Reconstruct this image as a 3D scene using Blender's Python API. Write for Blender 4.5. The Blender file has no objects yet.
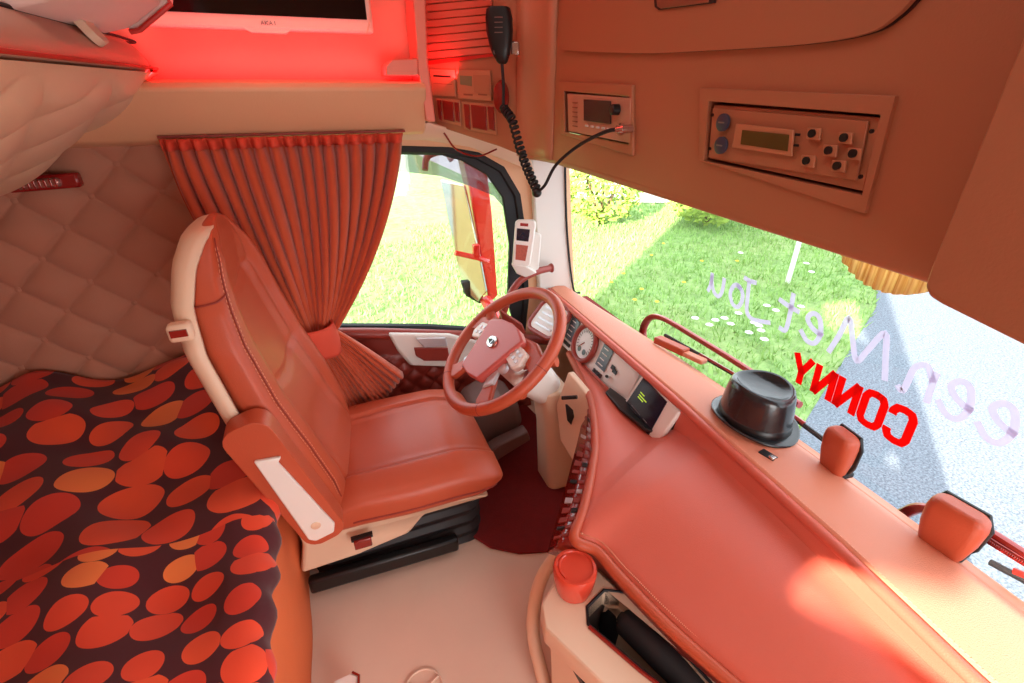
import bpy, bmesh, math, random
from mathutils import Vector, Matrix
from mathutils.geometry import tessellate_polygon
random.seed(7)
V = Vector
PI = math.pi
COL = bpy.context.scene.collection

# ------------------------------------------------------------------ camera maths
FPX, PITCH, YAW = 480.0, math.radians(28.1), math.radians(21.3)
EYE = V((0, 0, 1.27))
GZ = -1.33                                                   # ground level outside, below the cab floor
_r = V((math.cos(YAW), -math.sin(YAW), 0))
_f = V((math.sin(YAW)*math.cos(PITCH), math.cos(YAW)*math.cos(PITCH), -math.sin(PITCH)))
_u = _r.cross(_f)
def ray(px, py): return _r*(px-512) + _u*(341.5-py) + _f*FPX
def PX(px, py, x): d = ray(px, py); return EYE + d*((x-EYE.x)/d.x)
def PY(px, py, y): d = ray(px, py); return EYE + d*((y-EYE.y)/d.y)
def PZ(px, py, z): d = ray(px, py); return EYE + d*((z-EYE.z)/d.z)
def PP(px, py, o, n): d = ray(px, py); return EYE + d*((V(o)-EYE).dot(n)/d.dot(n))

# ------------------------------------------------------------------ materials
def lin(c): return tuple(((v/255)/12.92 if v/255 <= .04045 else ((v/255+.055)/1.055)**2.4) for v in c) + (1,)
def nodes(name):
    m = bpy.data.materials.new(name); m.use_nodes = True
    nt = m.node_tree
    return m, nt, nt.nodes, nt.links, nt.nodes['Principled BSDF']
def mat(name, rgb, rough=.5, metal=0, var=.08, vscale=6, bump=0, bscale=300, coat=0, sheen=0, emit=0, spec=.5):
    m, nt, N, L, P = nodes(name)
    c = lin(rgb)
    tc = N.new('ShaderNodeTexCoord')
    nz = N.new('ShaderNodeTexNoise'); nz.inputs['Scale'].default_value = vscale; nz.inputs['Detail'].default_value = 4
    L.new(tc.outputs['Object'], nz.inputs['Vector'])
    mx = N.new('ShaderNodeMix'); mx.data_type = 'RGBA'
    mx.inputs[6].default_value = tuple(max(0, v*(1-var)) for v in c[:3]) + (1,)
    mx.inputs[7].default_value = tuple(min(1, v*(1+var)) for v in c[:3]) + (1,)
    L.new(nz.outputs['Fac'], mx.inputs[0]); L.new(mx.outputs[2], P.inputs['Base Color'])
    P.inputs['Roughness'].default_value = rough; P.inputs['Metallic'].default_value = metal
    P.inputs['Coat Weight'].default_value = coat; P.inputs['Sheen Weight'].default_value = sheen
    P.inputs['Specular IOR Level'].default_value = spec
    if bump:
        n2 = N.new('ShaderNodeTexNoise'); n2.inputs['Scale'].default_value = bscale; n2.inputs['Detail'].default_value = 3
        L.new(tc.outputs['Object'], n2.inputs['Vector'])
        b = N.new('ShaderNodeBump'); b.inputs['Strength'].default_value = bump; b.inputs['Distance'].default_value = .002
        L.new(n2.outputs['Fac'], b.inputs['Height']); L.new(b.outputs['Normal'], P.inputs['Normal'])
    if emit:
        P.inputs['Emission Color'].default_value = c; P.inputs['Emission Strength'].default_value = emit
    return m
def glass(name, tint=(1, 1, 1), refl=.05):
    m = bpy.data.materials.new(name); m.use_nodes = True
    nt = m.node_tree; N, L = nt.nodes, nt.links
    N.remove(N['Principled BSDF'])
    t = N.new('ShaderNodeBsdfTransparent'); t.inputs[0].default_value = tuple(tint) + (1,)
    g = N.new('ShaderNodeBsdfGlossy'); g.inputs['Roughness'].default_value = .02
    mix = N.new('ShaderNodeMixShader'); mix.inputs[0].default_value = refl
    L.new(t.outputs[0], mix.inputs[1]); L.new(g.outputs[0], mix.inputs[2]); L.new(mix.outputs[0], N['Material Output'].inputs[0])
    return m
def tint_film(name, rgb, alpha):
    m = bpy.data.materials.new(name); m.use_nodes = True
    nt = m.node_tree; N, L = nt.nodes, nt.links; N.remove(N['Principled BSDF'])
    c = lin(rgb)
    a, b, t = N.new('ShaderNodeBsdfDiffuse'), N.new('ShaderNodeBsdfTranslucent'), N.new('ShaderNodeBsdfTransparent')
    nz = N.new('ShaderNodeTexNoise'); nz.inputs['Scale'].default_value = 30
    hs = N.new('ShaderNodeHueSaturation'); hs.inputs['Color'].default_value = c
    mr = N.new('ShaderNodeMapRange'); mr.inputs[3].default_value = .95; mr.inputs[4].default_value = 1.05
    L.new(nz.outputs['Fac'], mr.inputs[0]); L.new(mr.outputs[0], hs.inputs['Value'])
    for q in (a, b): L.new(hs.outputs[0], q.inputs[0])
    m1, m2 = N.new('ShaderNodeMixShader'), N.new('ShaderNodeMixShader')
    m1.inputs[0].default_value = .68; L.new(a.outputs[0], m1.inputs[1]); L.new(b.outputs[0], m1.inputs[2])
    m2.inputs[0].default_value = alpha; L.new(t.outputs[0], m2.inputs[1]); L.new(m1.outputs[0], m2.inputs[2])
    L.new(m2.outputs[0], N['Material Output'].inputs[0])
    return m
def dots_mat():
    m, nt, N, L, P = nodes('dotted_cotton')
    tc = N.new('ShaderNodeTexCoord')
    def field(scale, thr, seedoff):
        mp = N.new('ShaderNodeMapping'); mp.inputs['Location'].default_value = (seedoff, seedoff*.7, 0)
        mp.inputs['Scale'].default_value = (.94, 1.06, .0)
        L.new(tc.outputs['Object'], mp.inputs['Vector'])
        nz = N.new('ShaderNodeTexNoise'); nz.inputs['Scale'].default_value = 9; nz.inputs['Detail'].default_value = 1
        L.new(mp.outputs[0], nz.inputs['Vector'])
        ad = N.new('ShaderNodeVectorMath'); ad.operation = 'MULTIPLY_ADD'
        ad.inputs[1].default_value = (.014,)*3
        L.new(nz.outputs['Color'], ad.inputs[0]); L.new(mp.outputs[0], ad.inputs[2])
        v = N.new('ShaderNodeTexVoronoi'); v.voronoi_dimensions = '2D'; v.inputs['Scale'].default_value = scale
        v.inputs['Randomness'].default_value = .42
        L.new(ad.outputs[0], v.inputs['Vector'])
        sx = N.new('ShaderNodeSeparateColor'); L.new(v.outputs['Color'], sx.inputs[0])
        th = N.new('ShaderNodeMath'); th.operation = 'MULTIPLY_ADD'; th.inputs[1].default_value = .14; th.inputs[2].default_value = thr-.07
        L.new(sx.outputs[1], th.inputs[0])
        lt = N.new('ShaderNodeMath'); lt.operation = 'LESS_THAN'
        L.new(v.outputs['Distance'], lt.inputs[0]); L.new(th.outputs[0], lt.inputs[1])
        cr = N.new('ShaderNodeValToRGB'); cr.color_ramp.interpolation = 'CONSTANT'
        e = cr.color_ramp.elements
        e[0].position = 0; e[0].color = lin((214, 56, 28))
        e[1].position = .3; e[1].color = lin((230, 72, 36))
        x = e.new(.62); x.color = lin((236, 84, 40))
        x = e.new(.86); x.color = lin((246, 132, 62))
        L.new(sx.outputs[0], cr.inputs[0])
        mx = N.new('ShaderNodeMix'); mx.data_type = 'RGBA'; mx.inputs[6].default_value = lin((74, 12, 20))
        L.new(lt.outputs[0], mx.inputs[0]); L.new(cr.outputs[0], mx.inputs[7])
        return mx
    a, b = field(15.2, .46, .3), field(9.6, .47, 3.1)
    sp = N.new('ShaderNodeSeparateXYZ'); L.new(tc.outputs['Object'], sp.inputs[0])
    gt = N.new('ShaderNodeMath'); gt.operation = 'GREATER_THAN'; gt.inputs[1].default_value = .86
    L.new(sp.outputs[1], gt.inputs[0])
    mx = N.new('ShaderNodeMix'); mx.data_type = 'RGBA'
    L.new(gt.outputs[0], mx.inputs[0]); L.new(a.outputs[2], mx.inputs[6]); L.new(b.outputs[2], mx.inputs[7])
    L.new(mx.outputs[2], P.inputs['Base Color'])
    P.inputs['Roughness'].default_value = .85; P.inputs['Sheen Weight'].default_value = .15
    return m
def ground_mat(name, c1, c2, scale, bump=.6, c3=None):
    m, nt, N, L, P = nodes(name)
    tc = N.new('ShaderNodeTexCoord')
    n1 = N.new('ShaderNodeTexNoise'); n1.inputs['Scale'].default_value = scale; n1.inputs['Detail'].default_value = 8; n1.inputs['Roughness'].default_value = .7
    L.new(tc.outputs['Object'], n1.inputs['Vector'])
    cr = N.new('ShaderNodeValToRGB'); e = cr.color_ramp.elements
    e[0].position = .35; e[0].color = lin(c1); e[1].position = .65; e[1].color = lin(c2)
    L.new(n1.outputs['Fac'], cr.inputs[0])
    out = cr.outputs[0]
    if c3:
        n3 = N.new('ShaderNodeTexNoise'); n3.inputs['Scale'].default_value = .7; n3.inputs['Detail'].default_value = 3
        L.new(tc.outputs['Object'], n3.inputs['Vector'])
        mx = N.new('ShaderNodeMix'); mx.data_type = 'RGBA'; mx.inputs[7].default_value = lin(c3)
        mr = N.new('ShaderNodeMapRange'); mr.inputs[1].default_value = .45; mr.inputs[2].default_value = .75; mr.inputs[4].default_value = .7
        L.new(n3.outputs['Fac'], mr.inputs[0]); L.new(mr.outputs[0], mx.inputs[0]); L.new(out, mx.inputs[6]); out = mx.outputs[2]
    L.new(out, P.inputs['Base Color'])
    b = N.new('ShaderNodeBump'); b.inputs['Strength'].default_value = bump; b.inputs['Distance'].default_value = .02
    L.new(n1.outputs['Fac'], b.inputs['Height']); L.new(b.outputs['Normal'], P.inputs['Normal'])
    P.inputs['Roughness'].default_value = .95; P.inputs['Specular IOR Level'].default_value = .2
    return m
def straw_mat():
    m, nt, N, L, P = nodes('straw')
    tc = N.new('ShaderNodeTexCoord')
    w = N.new('ShaderNodeTexNoise'); w.inputs['Scale'].default_value = 1
    mp = N.new('ShaderNodeMapping'); mp.inputs['Scale'].default_value = (1, 320, 4)
    L.new(tc.outputs['Object'], mp.inputs[0]); L.new(mp.outputs[0], w.inputs['Vector'])
    cr = N.new('ShaderNodeValToRGB'); e = cr.color_ramp.elements
    e[0].position = .35; e[0].color = lin((222, 176, 116)); e[1].position = .62; e[1].color = lin((252, 228, 176))
    L.new(w.outputs['Fac'], cr.inputs[0]); L.new(cr.outputs[0], P.inputs['Base Color'])
    P.inputs['Roughness'].default_value = .9
    tr = N.new('ShaderNodeBsdfTranslucent'); L.new(cr.outputs[0], tr.inputs[0])
    mx = N.new('ShaderNodeMixShader'); mx.inputs[0].default_value = .8
    L.new(P.outputs[0], mx.inputs[1]); L.new(tr.outputs[0], mx.inputs[2]); L.new(mx.outputs[0], N['Material Output'].inputs[0])
    return m

LEATHER = mat('red_leather', (184, 80, 50), .42, var=.06, bump=.25, bscale=420)
LEATHERD = mat('dark_red_leather', (146, 52, 40), .4, var=.08, bump=.2, bscale=420)
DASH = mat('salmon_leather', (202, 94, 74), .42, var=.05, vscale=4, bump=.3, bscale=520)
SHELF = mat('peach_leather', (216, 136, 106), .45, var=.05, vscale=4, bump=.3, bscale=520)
STITCH = mat('pale_stitching', (226, 150, 120), .7, var=.03)
SEAM = mat('dark_seam', (140, 48, 34), .6, var=.05)
IVORY = mat('ivory_plastic', (226, 196, 168), .42, var=.03, bump=.08, bscale=300)
IVORYW = mat('white_plastic', (232, 226, 218), .38, var=.02, bump=.05, bscale=300)
HEADER = mat('beige_header_plastic', (170, 108, 76), .5, var=.04, vscale=3, bump=.12, bscale=350)
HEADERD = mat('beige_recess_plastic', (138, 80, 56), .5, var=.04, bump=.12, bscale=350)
HEADLT = mat('light_beige_plastic', (182, 120, 86), .45, var=.03, bump=.08)
GROOVE = mat('shadow_groove', (52, 20, 14), .8)
CREAM = mat('cream_vinyl', (222, 172, 132), .55, var=.05, vscale=3, bump=.2, bscale=260)
TUFT = mat('tufted_suede', (190, 132, 106), .75, var=.08, vscale=9, bump=.25, bscale=260, sheen=.2)
QUILT = mat('quilted_cream_vinyl', (226, 188, 156), .55, var=.05, vscale=7, bump=.15, bscale=200)
BUNKF = mat('bunk_frame_vinyl', (186, 138, 116), .42, var=.06, vscale=4)
GLOWPINK = mat('painted_glow_pink', (236, 140, 120), .6, var=.03)  # ivory panel with part of the red LED glow put into its base colour
REDTRIM = mat('red_piping', (190, 40, 28), .5)
CURT = mat('curtain_fabric', (188, 76, 38), .85, var=.09, vscale=25, bump=.3, bscale=700, sheen=.25)
CURTB = mat('curtain_tieback_fabric', (206, 74, 50), .8, var=.06, vscale=25, bump=.3, bscale=700)
ORANGE = mat('orange_upholstery', (226, 112, 60), .7, var=.07, vscale=9, bump=.2, bscale=400)
DOTS = dots_mat()
BLACK = mat('black_plastic', (18, 17, 18), .4, var=.1)
BLACKR = mat('black_rubber', (22, 22, 26), .65, var=.15, vscale=12)
BELLOW = mat('black_bellows', (24, 22, 26), .55, var=.2, vscale=10)
GREYP = mat('grey_brown_plastic', (110, 82, 76), .55, var=.06)
HATM = mat('black_hat_leather', (30, 31, 34), .25, var=.25, vscale=10, bump=.35, bscale=60, coat=.35)
HATD = mat('hat_band_leather', (16, 16, 18), .35, var=.2)
CARPET = mat('dark_red_carpet', (122, 22, 22), .95, var=.2, vscale=40, bump=.8, bscale=500)
FLOORM = mat('beige_vinyl_mat', (226, 198, 178), .5, var=.09, vscale=5, bump=.2, bscale=60)
CHROME = mat('brushed_chrome', (210, 208, 205), .22, metal=1, var=.05)
SILVER = mat('silver_plastic', (206, 206, 210), .35, metal=.3, var=.03)
LCD = mat('grey_lcd', (92, 104, 112), .2, var=.15, vscale=30)
LCDO = mat('olive_lcd', (88, 70, 30), .25, var=.2, vscale=20)
LCDG = mat('grey_green_lcd', (120, 116, 84), .3, var=.1)
SCREEN = mat('dark_display', (20, 26, 44), .12, var=.2, vscale=20)
TVBLACK = mat('tv_screen_black', (7, 6, 8), .12, var=.1)
TVWHITE = mat('tv_white_bezel', (236, 206, 190), .35, var=.02)
YEL = mat('yellow_display_text', (180, 220, 60), .4, emit=.6)
GREYTXT = mat('grey_print', (120, 112, 108), .5)
DKTXT = mat('dark_print', (40, 34, 34), .5)
GLOSSRED = mat('gloss_red_plastic', (136, 34, 26), .15, var=.05, coat=.5)
CUPRED = mat('cup_red_plastic', (206, 70, 50), .22, var=.04, coat=.4)
PAINT = mat('red_truck_paint', (226, 40, 34), .2, var=.04, coat=.6)
WIPER = mat('wiper_red', (170, 36, 30), .3, var=.08, coat=.3)
LAMPRED = mat('red_lamp_plastic', (150, 26, 26), .2, coat=.4)
LAMPCLR = mat('ribbed_clear_lens', (176, 120, 110), .12, metal=.5)
PURPLE = mat('hub_leather', (196, 92, 84), .38, var=.05, bump=.25, bscale=420)
DECRED = tint_film('red_vinyl_lettering', (240, 40, 36), 1.0)
DECWHT = tint_film('white_vinyl_lettering', (220, 214, 232), .72)
WGLASS = glass('window_glass', (.98, 1, .99), .04)
SMOKE = glass('smoked_glass', (.50, .50, .56), .05)
MIRG = mat('mirror_glass', (206, 214, 196), .05, metal=1)
GRASS = ground_mat('meadow_ground', (104, 138, 78), (156, 184, 116), 7, .8, (150, 160, 110))
BLADE = mat('grass_blades', (146, 182, 102), .8, var=.35, vscale=3)
ASPH = ground_mat('grey_asphalt', (84, 92, 102), (146, 154, 164), 60, .5)
PALE = ground_mat('pale_gravel', (190, 184, 172), (222, 216, 206), 30, .5)
STRAW = straw_mat()
LEAF = mat('shrub_leaves', (150, 176, 70), .7, var=.4, vscale=9)
BARK = mat('shrub_bark', (110, 84, 60), .9)
PETAL = mat('white_petals', (250, 250, 250), .6)
PETALY = mat('yellow_petals', (240, 206, 60), .6)
POSTM = mat('white_post_paint', (236, 236, 236), .5)
WHITECL = mat('white_cloth', (232, 206, 196), .8, var=.04)
SHELL = mat('outer_shell_paint', (150, 40, 34), .5)

# ------------------------------------------------------------------ mesh helpers
def crom(pts, n):
    pts = [V(p) for p in pts]; out = []
    P = [pts[0]*2-pts[1]] + pts + [pts[-1]*2-pts[-2]]
    for i in range(1, len(P)-2):
        a, b, c, d = P[i-1], P[i], P[i+1], P[i+2]
        for k in range(n):
            t = k/n
            out.append(.5*((2*b) + (c-a)*t + (2*a-5*b+4*c-d)*t*t + (3*b-a-3*c+d)*t**3))
    out.append(pts[-1].copy())
    return out
def lerp(a, b, t): return a + (b-a)*t
def sm(a, b, x): t = max(0, min(1, (x-a)/(b-a))); return t*t*(3-2*t)
def interp(tab, x):
    for (x0, y0), (x1, y1) in zip(tab, tab[1:]):
        if x <= x1: return lerp(y0, y1, max(0, min(1, (x-x0)/(x1-x0))))
    return tab[-1][1]
def frame(n, up=V((0, 0, 1))):
    n = V(n).normalized(); x = up.cross(n)
    if x.length < 1e-4: x = V((1, 0, 0))
    x.normalize(); return x, n.cross(x), n
class MB:
    def __init__(s): s.v = []; s.f = []
    def add(s, vs, fs):
        o = len(s.v); s.v += [V(v) for v in vs]; s.f += [tuple(i+o for i in f) for f in fs]; return s
    def box(s, c, size, rot=None):
        hx, hy, hz = [q/2 for q in size]; M = rot or Matrix.Identity(3)
        vs = [V(c)+M@V((x, y, z)) for x in (-hx, hx) for y in (-hy, hy) for z in (-hz, hz)]
        return s.add(vs, [(0,1,3,2),(4,6,7,5),(0,4,5,1),(2,3,7,6),(0,2,6,4),(1,5,7,3)])
    def obox(s, o, a, b, c):       # box from corner-centre o with full edge vectors
        a, b, c = V(a)/2, V(b)/2, V(c)/2
        vs = [V(o)+a*i+b*j+c*k for i in (-1, 1) for j in (-1, 1) for k in (-1, 1)]
        return s.add(vs, [(0,1,3,2),(4,6,7,5),(0,4,5,1),(2,3,7,6),(0,2,6,4),(1,5,7,3)])
    def prism(s, poly, ext):
        n = len(poly); poly = [V(p) for p in poly]; e = V(ext)
        tri = tessellate_polygon([poly])
        vs = poly + [p+e for p in poly]
        fs = [tuple(t) for t in tri] + [tuple(i+n for i in t) for t in tri]
        fs += [(i, (i+1) % n, (i+1) % n+n, i+n) for i in range(n)]
        return s.add(vs, fs)
    def plate(s, outer, holes, ext):           # polygon with holes, extruded
        loops = [[V(p) for p in outer]] + [[V(p) for p in h] for h in holes]
        allp = [p for l in loops for p in l]; n = len(allp); e = V(ext)
        tri = tessellate_polygon(loops)
        fs = [tuple(t) for t in tri] + [tuple(i+n for i in t) for t in tri]
        o = 0
        for l in loops:
            k = len(l); fs += [(o+i, o+(i+1) % k, o+(i+1) % k+n, o+i+n) for i in range(k)]; o += k
        return s.add(allp+[p+e for p in allp], fs)
    def tube(s, pts, r, n=10, closed=False, flat=1.0, up=None):
        pts = [V(p) for p in pts]; m = len(pts)
        rr = r if isinstance(r, (list, tuple)) else [r]*m
        T = []
        for i in range(m):
            a = pts[(i-1) % m] if (closed or i > 0) else pts[i]; b = pts[(i+1) % m] if (closed or i < m-1) else pts[i]
            T.append((b-a).normalized())
        nx = up and (V(up) - T[0]*V(up).dot(T[0])).normalized() or T[0].orthogonal().normalized()
        vs = []
        for i in range(m):
            nx = (nx - T[i]*nx.dot(T[i])).normalized()
            if up: nx = (V(up) - T[i]*V(up).dot(T[i])).normalized()
            by = T[i].cross(nx)
            for k in range(n):
                a = 2*PI*k/n; vs.append(pts[i] + nx*(math.cos(a)*rr[i]*flat) + by*(math.sin(a)*rr[i]))
        fs = []
        for i in range(m if closed else m-1):
            j = (i+1) % m
            for k in range(n): fs.append((i*n+k, i*n+(k+1) % n, j*n+(k+1) % n, j*n+k))
        if not closed: fs += [tuple(range(n))[::-1], tuple(range((m-1)*n, m*n))]
        return s.add(vs, fs)
    def lathe(s, prof, c, axis=(0, 0, 1), n=32, sx=1, sy=1):
        x, y, z = frame(axis) if abs(V(axis).normalized().z) < .99 else (V((1,0,0)), V((0,1,0)), V((0,0,1)))
        vs = []; m = len(prof)
        for (r, h) in prof:
            for k in range(n):
                a = 2*PI*k/n; vs.append(V(c)+x*(math.cos(a)*r*sx)+y*(math.sin(a)*r*sy)+z*h)
        fs = [(i*n+k, i*n+(k+1) % n, (i+1)*n+(k+1) % n, (i+1)*n+k) for i in range(m-1) for k in range(n)]
        fs += [tuple(range(n))[::-1], tuple(range((m-1)*n, m*n))]
        return s.add(vs, fs)
    def grid(s, fn, nu, nv, closeu=False):
        vs = [fn(i/(nu if closeu else nu-1), j/(nv-1)) for j in range(nv) for i in range(nu)]
        fs = [(j*nu+i, j*nu+(i+1) % nu, (j+1)*nu+(i+1) % nu, (j+1)*nu+i) for j in range(nv-1) for i in range(nu if closeu else nu-1)]
        return s.add(vs, fs)
    def rings(s, rings, cap=True):
        n = len(rings[0]); vs = [p for r in rings for p in r]
        fs = [(j*n+i, j*n+(i+1) % n, (j+1)*n+(i+1) % n, (j+1)*n+i) for j in range(len(rings)-1) for i in range(n)]
        if cap: fs += [tuple(range(n))[::-1], tuple(range((len(rings)-1)*n, len(rings)*n))]
        return s.add(vs, fs)
    def ribbon(s, pts, w, nrm, thick=.0008):      # flat stroke on a surface with normal nrm
        pts = [V(p) for p in pts]; m = len(pts); nrm = V(nrm).normalized(); L, R = [], []
        for i in range(m):
            t = (pts[min(m-1, i+1)]-pts[max(0, i-1)]).normalized(); d = nrm.cross(t)*w/2
            L.append(pts[i]+d); R.append(pts[i]-d)
        e = nrm*thick
        vs = []
        for a, b in zip(L, R): vs += [a, b, b+e, a+e]
        fs = [(i*4+k, i*4+(k+1) % 4, i*4+4+(k+1) % 4, i*4+4+k) for i in range(m-1) for k in range(4)]
        fs += [(0, 1, 2, 3), tuple((m-1)*4+k for k in (3, 2, 1, 0))]
        return s.add(vs, fs)
    def build(s, name, m, parent=None, label=None, bevel=0, seg=2, sub=0, solid=0, angle=40, kind=None):
        me = bpy.data.meshes.new(name); me.from_pydata([tuple(v) for v in s.v], [], s.f); me.update()
        bm = bmesh.new(); bm.from_mesh(me)
        bmesh.ops.remove_doubles(bm, verts=bm.verts, dist=1e-6)
        bmesh.ops.recalc_face_normals(bm, faces=bm.faces); bm.to_mesh(me); bm.free()
        for p in me.polygons: p.use_smooth = True
        me.set_sharp_from_angle(angle=math.radians(angle))
        me.materials.append(m)
        o = bpy.data.objects.new(name, me); COL.objects.link(o)
        if parent:
            o.parent = parent
            q = V((0, 0, 0)); a = parent
            while a: q += a.location; a = a.parent
            o.location = -q
        if solid:
            d = o.modifiers.new('solidify', 'SOLIDIFY'); d.thickness = solid; d.offset = 0
        if bevel:
            b = o.modifiers.new('bevel', 'BEVEL'); b.width = bevel; b.segments = seg; b.limit_method = 'ANGLE'; b.angle_limit = math.radians(35)
            b.harden_normals = False
        if sub:
            d = o.modifiers.new('subsurf', 'SUBSURF'); d.levels = sub; d.render_levels = sub
        if label: o['label'] = label
        if kind: o['kind'] = kind
        return o
def thing(name, loc, label, cat, group=None):
    o = bpy.data.objects.new(name, None); COL.objects.link(o); o.location = loc; o.empty_display_size = .05
    o['label'] = label; o['category'] = cat
    if group: o['group'] = group
    return o
def tag(o, label, cat, group=None):
    o['label'] = label; o['category'] = cat
    if group: o['group'] = group
    return o
def struct(o, label=None):
    o['kind'] = 'structure'
    if label: o['label'] = label
    return o
def selip(n, a, b, e, cx=0, cy=0):
    out = []
    for k in range(n):
        t = 2*PI*k/n; c, s_ = math.cos(t), math.sin(t)
        out.append((cx+a*math.copysign(abs(c)**e, c), cy+b*math.copysign(abs(s_)**e, s_)))
    return out
def rrect(w, h, r, n=5):
    out = []
    for (cx, cy, a0) in ((w/2-r, h/2-r, 0), (-w/2+r, h/2-r, 90), (-w/2+r, -h/2+r, 180), (w/2-r, -h/2+r, 270)):
        for k in range(n+1):
            a = math.radians(a0+90*k/n); out.append((cx+r*math.cos(a), cy+r*math.sin(a)))
    return out
class Fr:                       # a flat working frame: at(a,b) in metres, px(x,y) from the sight line
    def __init__(s, o, a, b): s.o = V(o); s.a = V(a).normalized(); s.b = V(b).normalized(); s.n = s.a.cross(s.b).normalized()
    def at(s, a, b, h=0): return s.o+s.a*a+s.b*b+s.n*h
    def loc(s, px, py): p = PP(px, py, s.o, s.n)-s.o; return p.dot(s.a), p.dot(s.b)
    def poly(s, pts, h=0, c=(0, 0)): return [s.at(c[0]+x, c[1]+y, h) for x, y in pts]

# ================================================================== SETTING
Y_W = 1.65
XR = -1.06
# left wall with the driver's window opening (x, z)
win = [(-.30, .545), (-.034, .497), (.30, .435), (.60, .36), (.695, .345), (.71, .50), (.70, .74), (.67, .92), (.61, 1.015), (.52, 1.065), (.42, 1.085), (.26, 1.095), (-.30, 1.11)]
wp = [(x, Y_W, z) for x, z in win]
struct(MB().plate([(XR, Y_W, 0), (.98, Y_W, 0), (.92, Y_W, .55), (.86, Y_W, 1.1), (.86, Y_W, 2.05), (XR, Y_W, 2.05)], [wp], (0, .06, 0)).build('wall_left', CREAM))
cen = V((.2, Y_W, .75))
def inset(pts, d): return [V(p)+(cen-V(p)).normalized()*d for p in pts]
wsp = crom([wp[-1]]+wp, 1)
seal = MB().tube([V(p)+V((0, .02, 0)) for p in wp], .022, 8, closed=True)
struct(seal.build('trim_1', BLACKR, label='black rubber seal around the driver window'))
struct(MB().prism([V((x, Y_W+.035, z)) for x, z in win], (0, .004, 0)).build('window_2', WGLASS, label='driver side window pane'))
# front corner of the window: broad black frame
ib = [PY(478, 150, 1.66), PY(505, 165, 1.66), PY(522, 192, 1.66), PY(530, 240, 1.66), PY(533, 300, 1.66), PY(515, 330, 1.66), PY(508, 300, 1.66), PY(510, 245, 1.66), PY(503, 198, 1.66), PY(487, 175, 1.66), PY(462, 161, 1.66), PY(440, 155, 1.66), PY(402, 153, 1.66), PY(395, 146, 1.66), PY(440, 147, 1.66)]
struct(MB().prism(ib, (0, .02, 0)).build('trim_2', BLACKR, label='black window frame curving down the front corner', bevel=.004))
pc = [PY(482, 153, 1.655), PY(506, 168, 1.655), PY(523, 196, 1.655), PY(528, 235, 1.655), PY(529, 290, 1.655)]
struct(MB().tube(crom(pc, 6), .004, 8).build('trim_3', PAINT, label='thin red line of the door edge beside the pillar'))
# rear wall, right wall with the open passenger doorway, ceiling, floor, bulkhead
struct(MB().box((XR-.03, .42, 1.0), (.06, 2.6, 2.1)).build('wall_rear', TUFT))
Y_P = -.80
door = [(.05, Y_P, .28), (.86, Y_P, .28), (.82, Y_P, .60), (.70, Y_P, 1.06), (.08, Y_P, 1.10)]
sun_slot = [(x, Y_P, z) for x, z in ((-.80, 1.07), (-.70, 1.04), (-.51, 1.0), (-.30, .94), (-.12, .90), (-.08, 1.06), (-.30, 1.09), (-.458, 1.085), (-.62, 1.115), (-.72, 1.10))]  # slot cut in the unseen wall to shape the sun patch on the dashboard
struct(MB().plate([(XR, Y_P, 0), (.98, Y_P, 0), (.92, Y_P, .55), (.86, Y_P, 1.1), (.86, Y_P, 2.05), (XR, Y_P, 2.05)], [door, sun_slot], (0, -.04, 0)).build('wall_right', CREAM))
struct(MB().box((-.1, .42, 2.08), (1.98, 2.60, .06)).build('ceiling', CREAM))
struct(MB().box((-.04, .42, -.03), (2.04, 2.58, .06)).build('floor', FLOORM))
struct(MB().prism([(.99, Y_P-.05, 0), (.99, Y_W+.06, 0), (.90, Y_W+.06, .50), (.955, .9, .50), (.965, .2, .50), (.955, Y_P-.05, .50)], (0, 0, .02)).build('trim_4', BLACK))
struct(MB().box((.99, .42, .23), (.04, 2.54, .46)).build('wall_front', CARPET))
struct(MB().box((-.08, .4, -.6), (1.9, 2.5, .9)).build('trim_5', SHELL, label='truck body under the cab floor'))
struct(MB().box((.93, -.97, .4), (.10, .30, 3.2)).build('trim_18', SHELL, label='added strip outside the passenger corner widening the truck shadow', bevel=.01))  # unseen strip added to push out the truck's shadow on the ground
# windscreen (bowed)
def wsx(y, z):
    t = (y-.5)/1.1
    return .958 - .075*t*t - .10*(z-.54)
def wsfn(u, v): y = lerp(-.79, 1.62, u); z = lerp(.53, 1.20, v); return V((wsx(y, z), y, z))
struct(MB().grid(wsfn, 40, 12).build('window_1', WGLASS, label='windscreen'))
# left A-pillar
pil = [PY(531, 150, 1.62), PY(565, 158, 1.60), PY(567, 230, 1.60), PY(572, 292, 1.58), PY(540, 300, 1.62), PY(536, 230, 1.62)]
struct(MB().prism(pil, (.0, .03, 0)).build('trim_6', IVORYW, label='white windscreen pillar', bevel=.006))
e0 = [PY(565, 160, 1.595), PY(567, 230, 1.595), PY(573, 287, 1.575), PY(580, 293, 1.575)]
struct(MB().tube(crom(e0, 5), .004, 8).build('trim_7', BLACKR, label='black windscreen edge beside the white pillar'))
struct(MB().box((.92, .42, 1.65), (.05, 2.52, .95)).build('trim_8', SHELL, label='cab front above the windscreen'))
# padded cream band over the curtain
bp = [(1.645, 1.285), (1.50, 1.278), (1.485, 1.262), (1.535, 1.152), (1.55, 1.143), (1.645, 1.125)]
struct(MB().prism([(XR, y, z) for y, z in bp], (1.385, 0, 0)).build('trim_9', CREAM, label='cream padded ledge above the curtain', bevel=.006))
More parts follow.
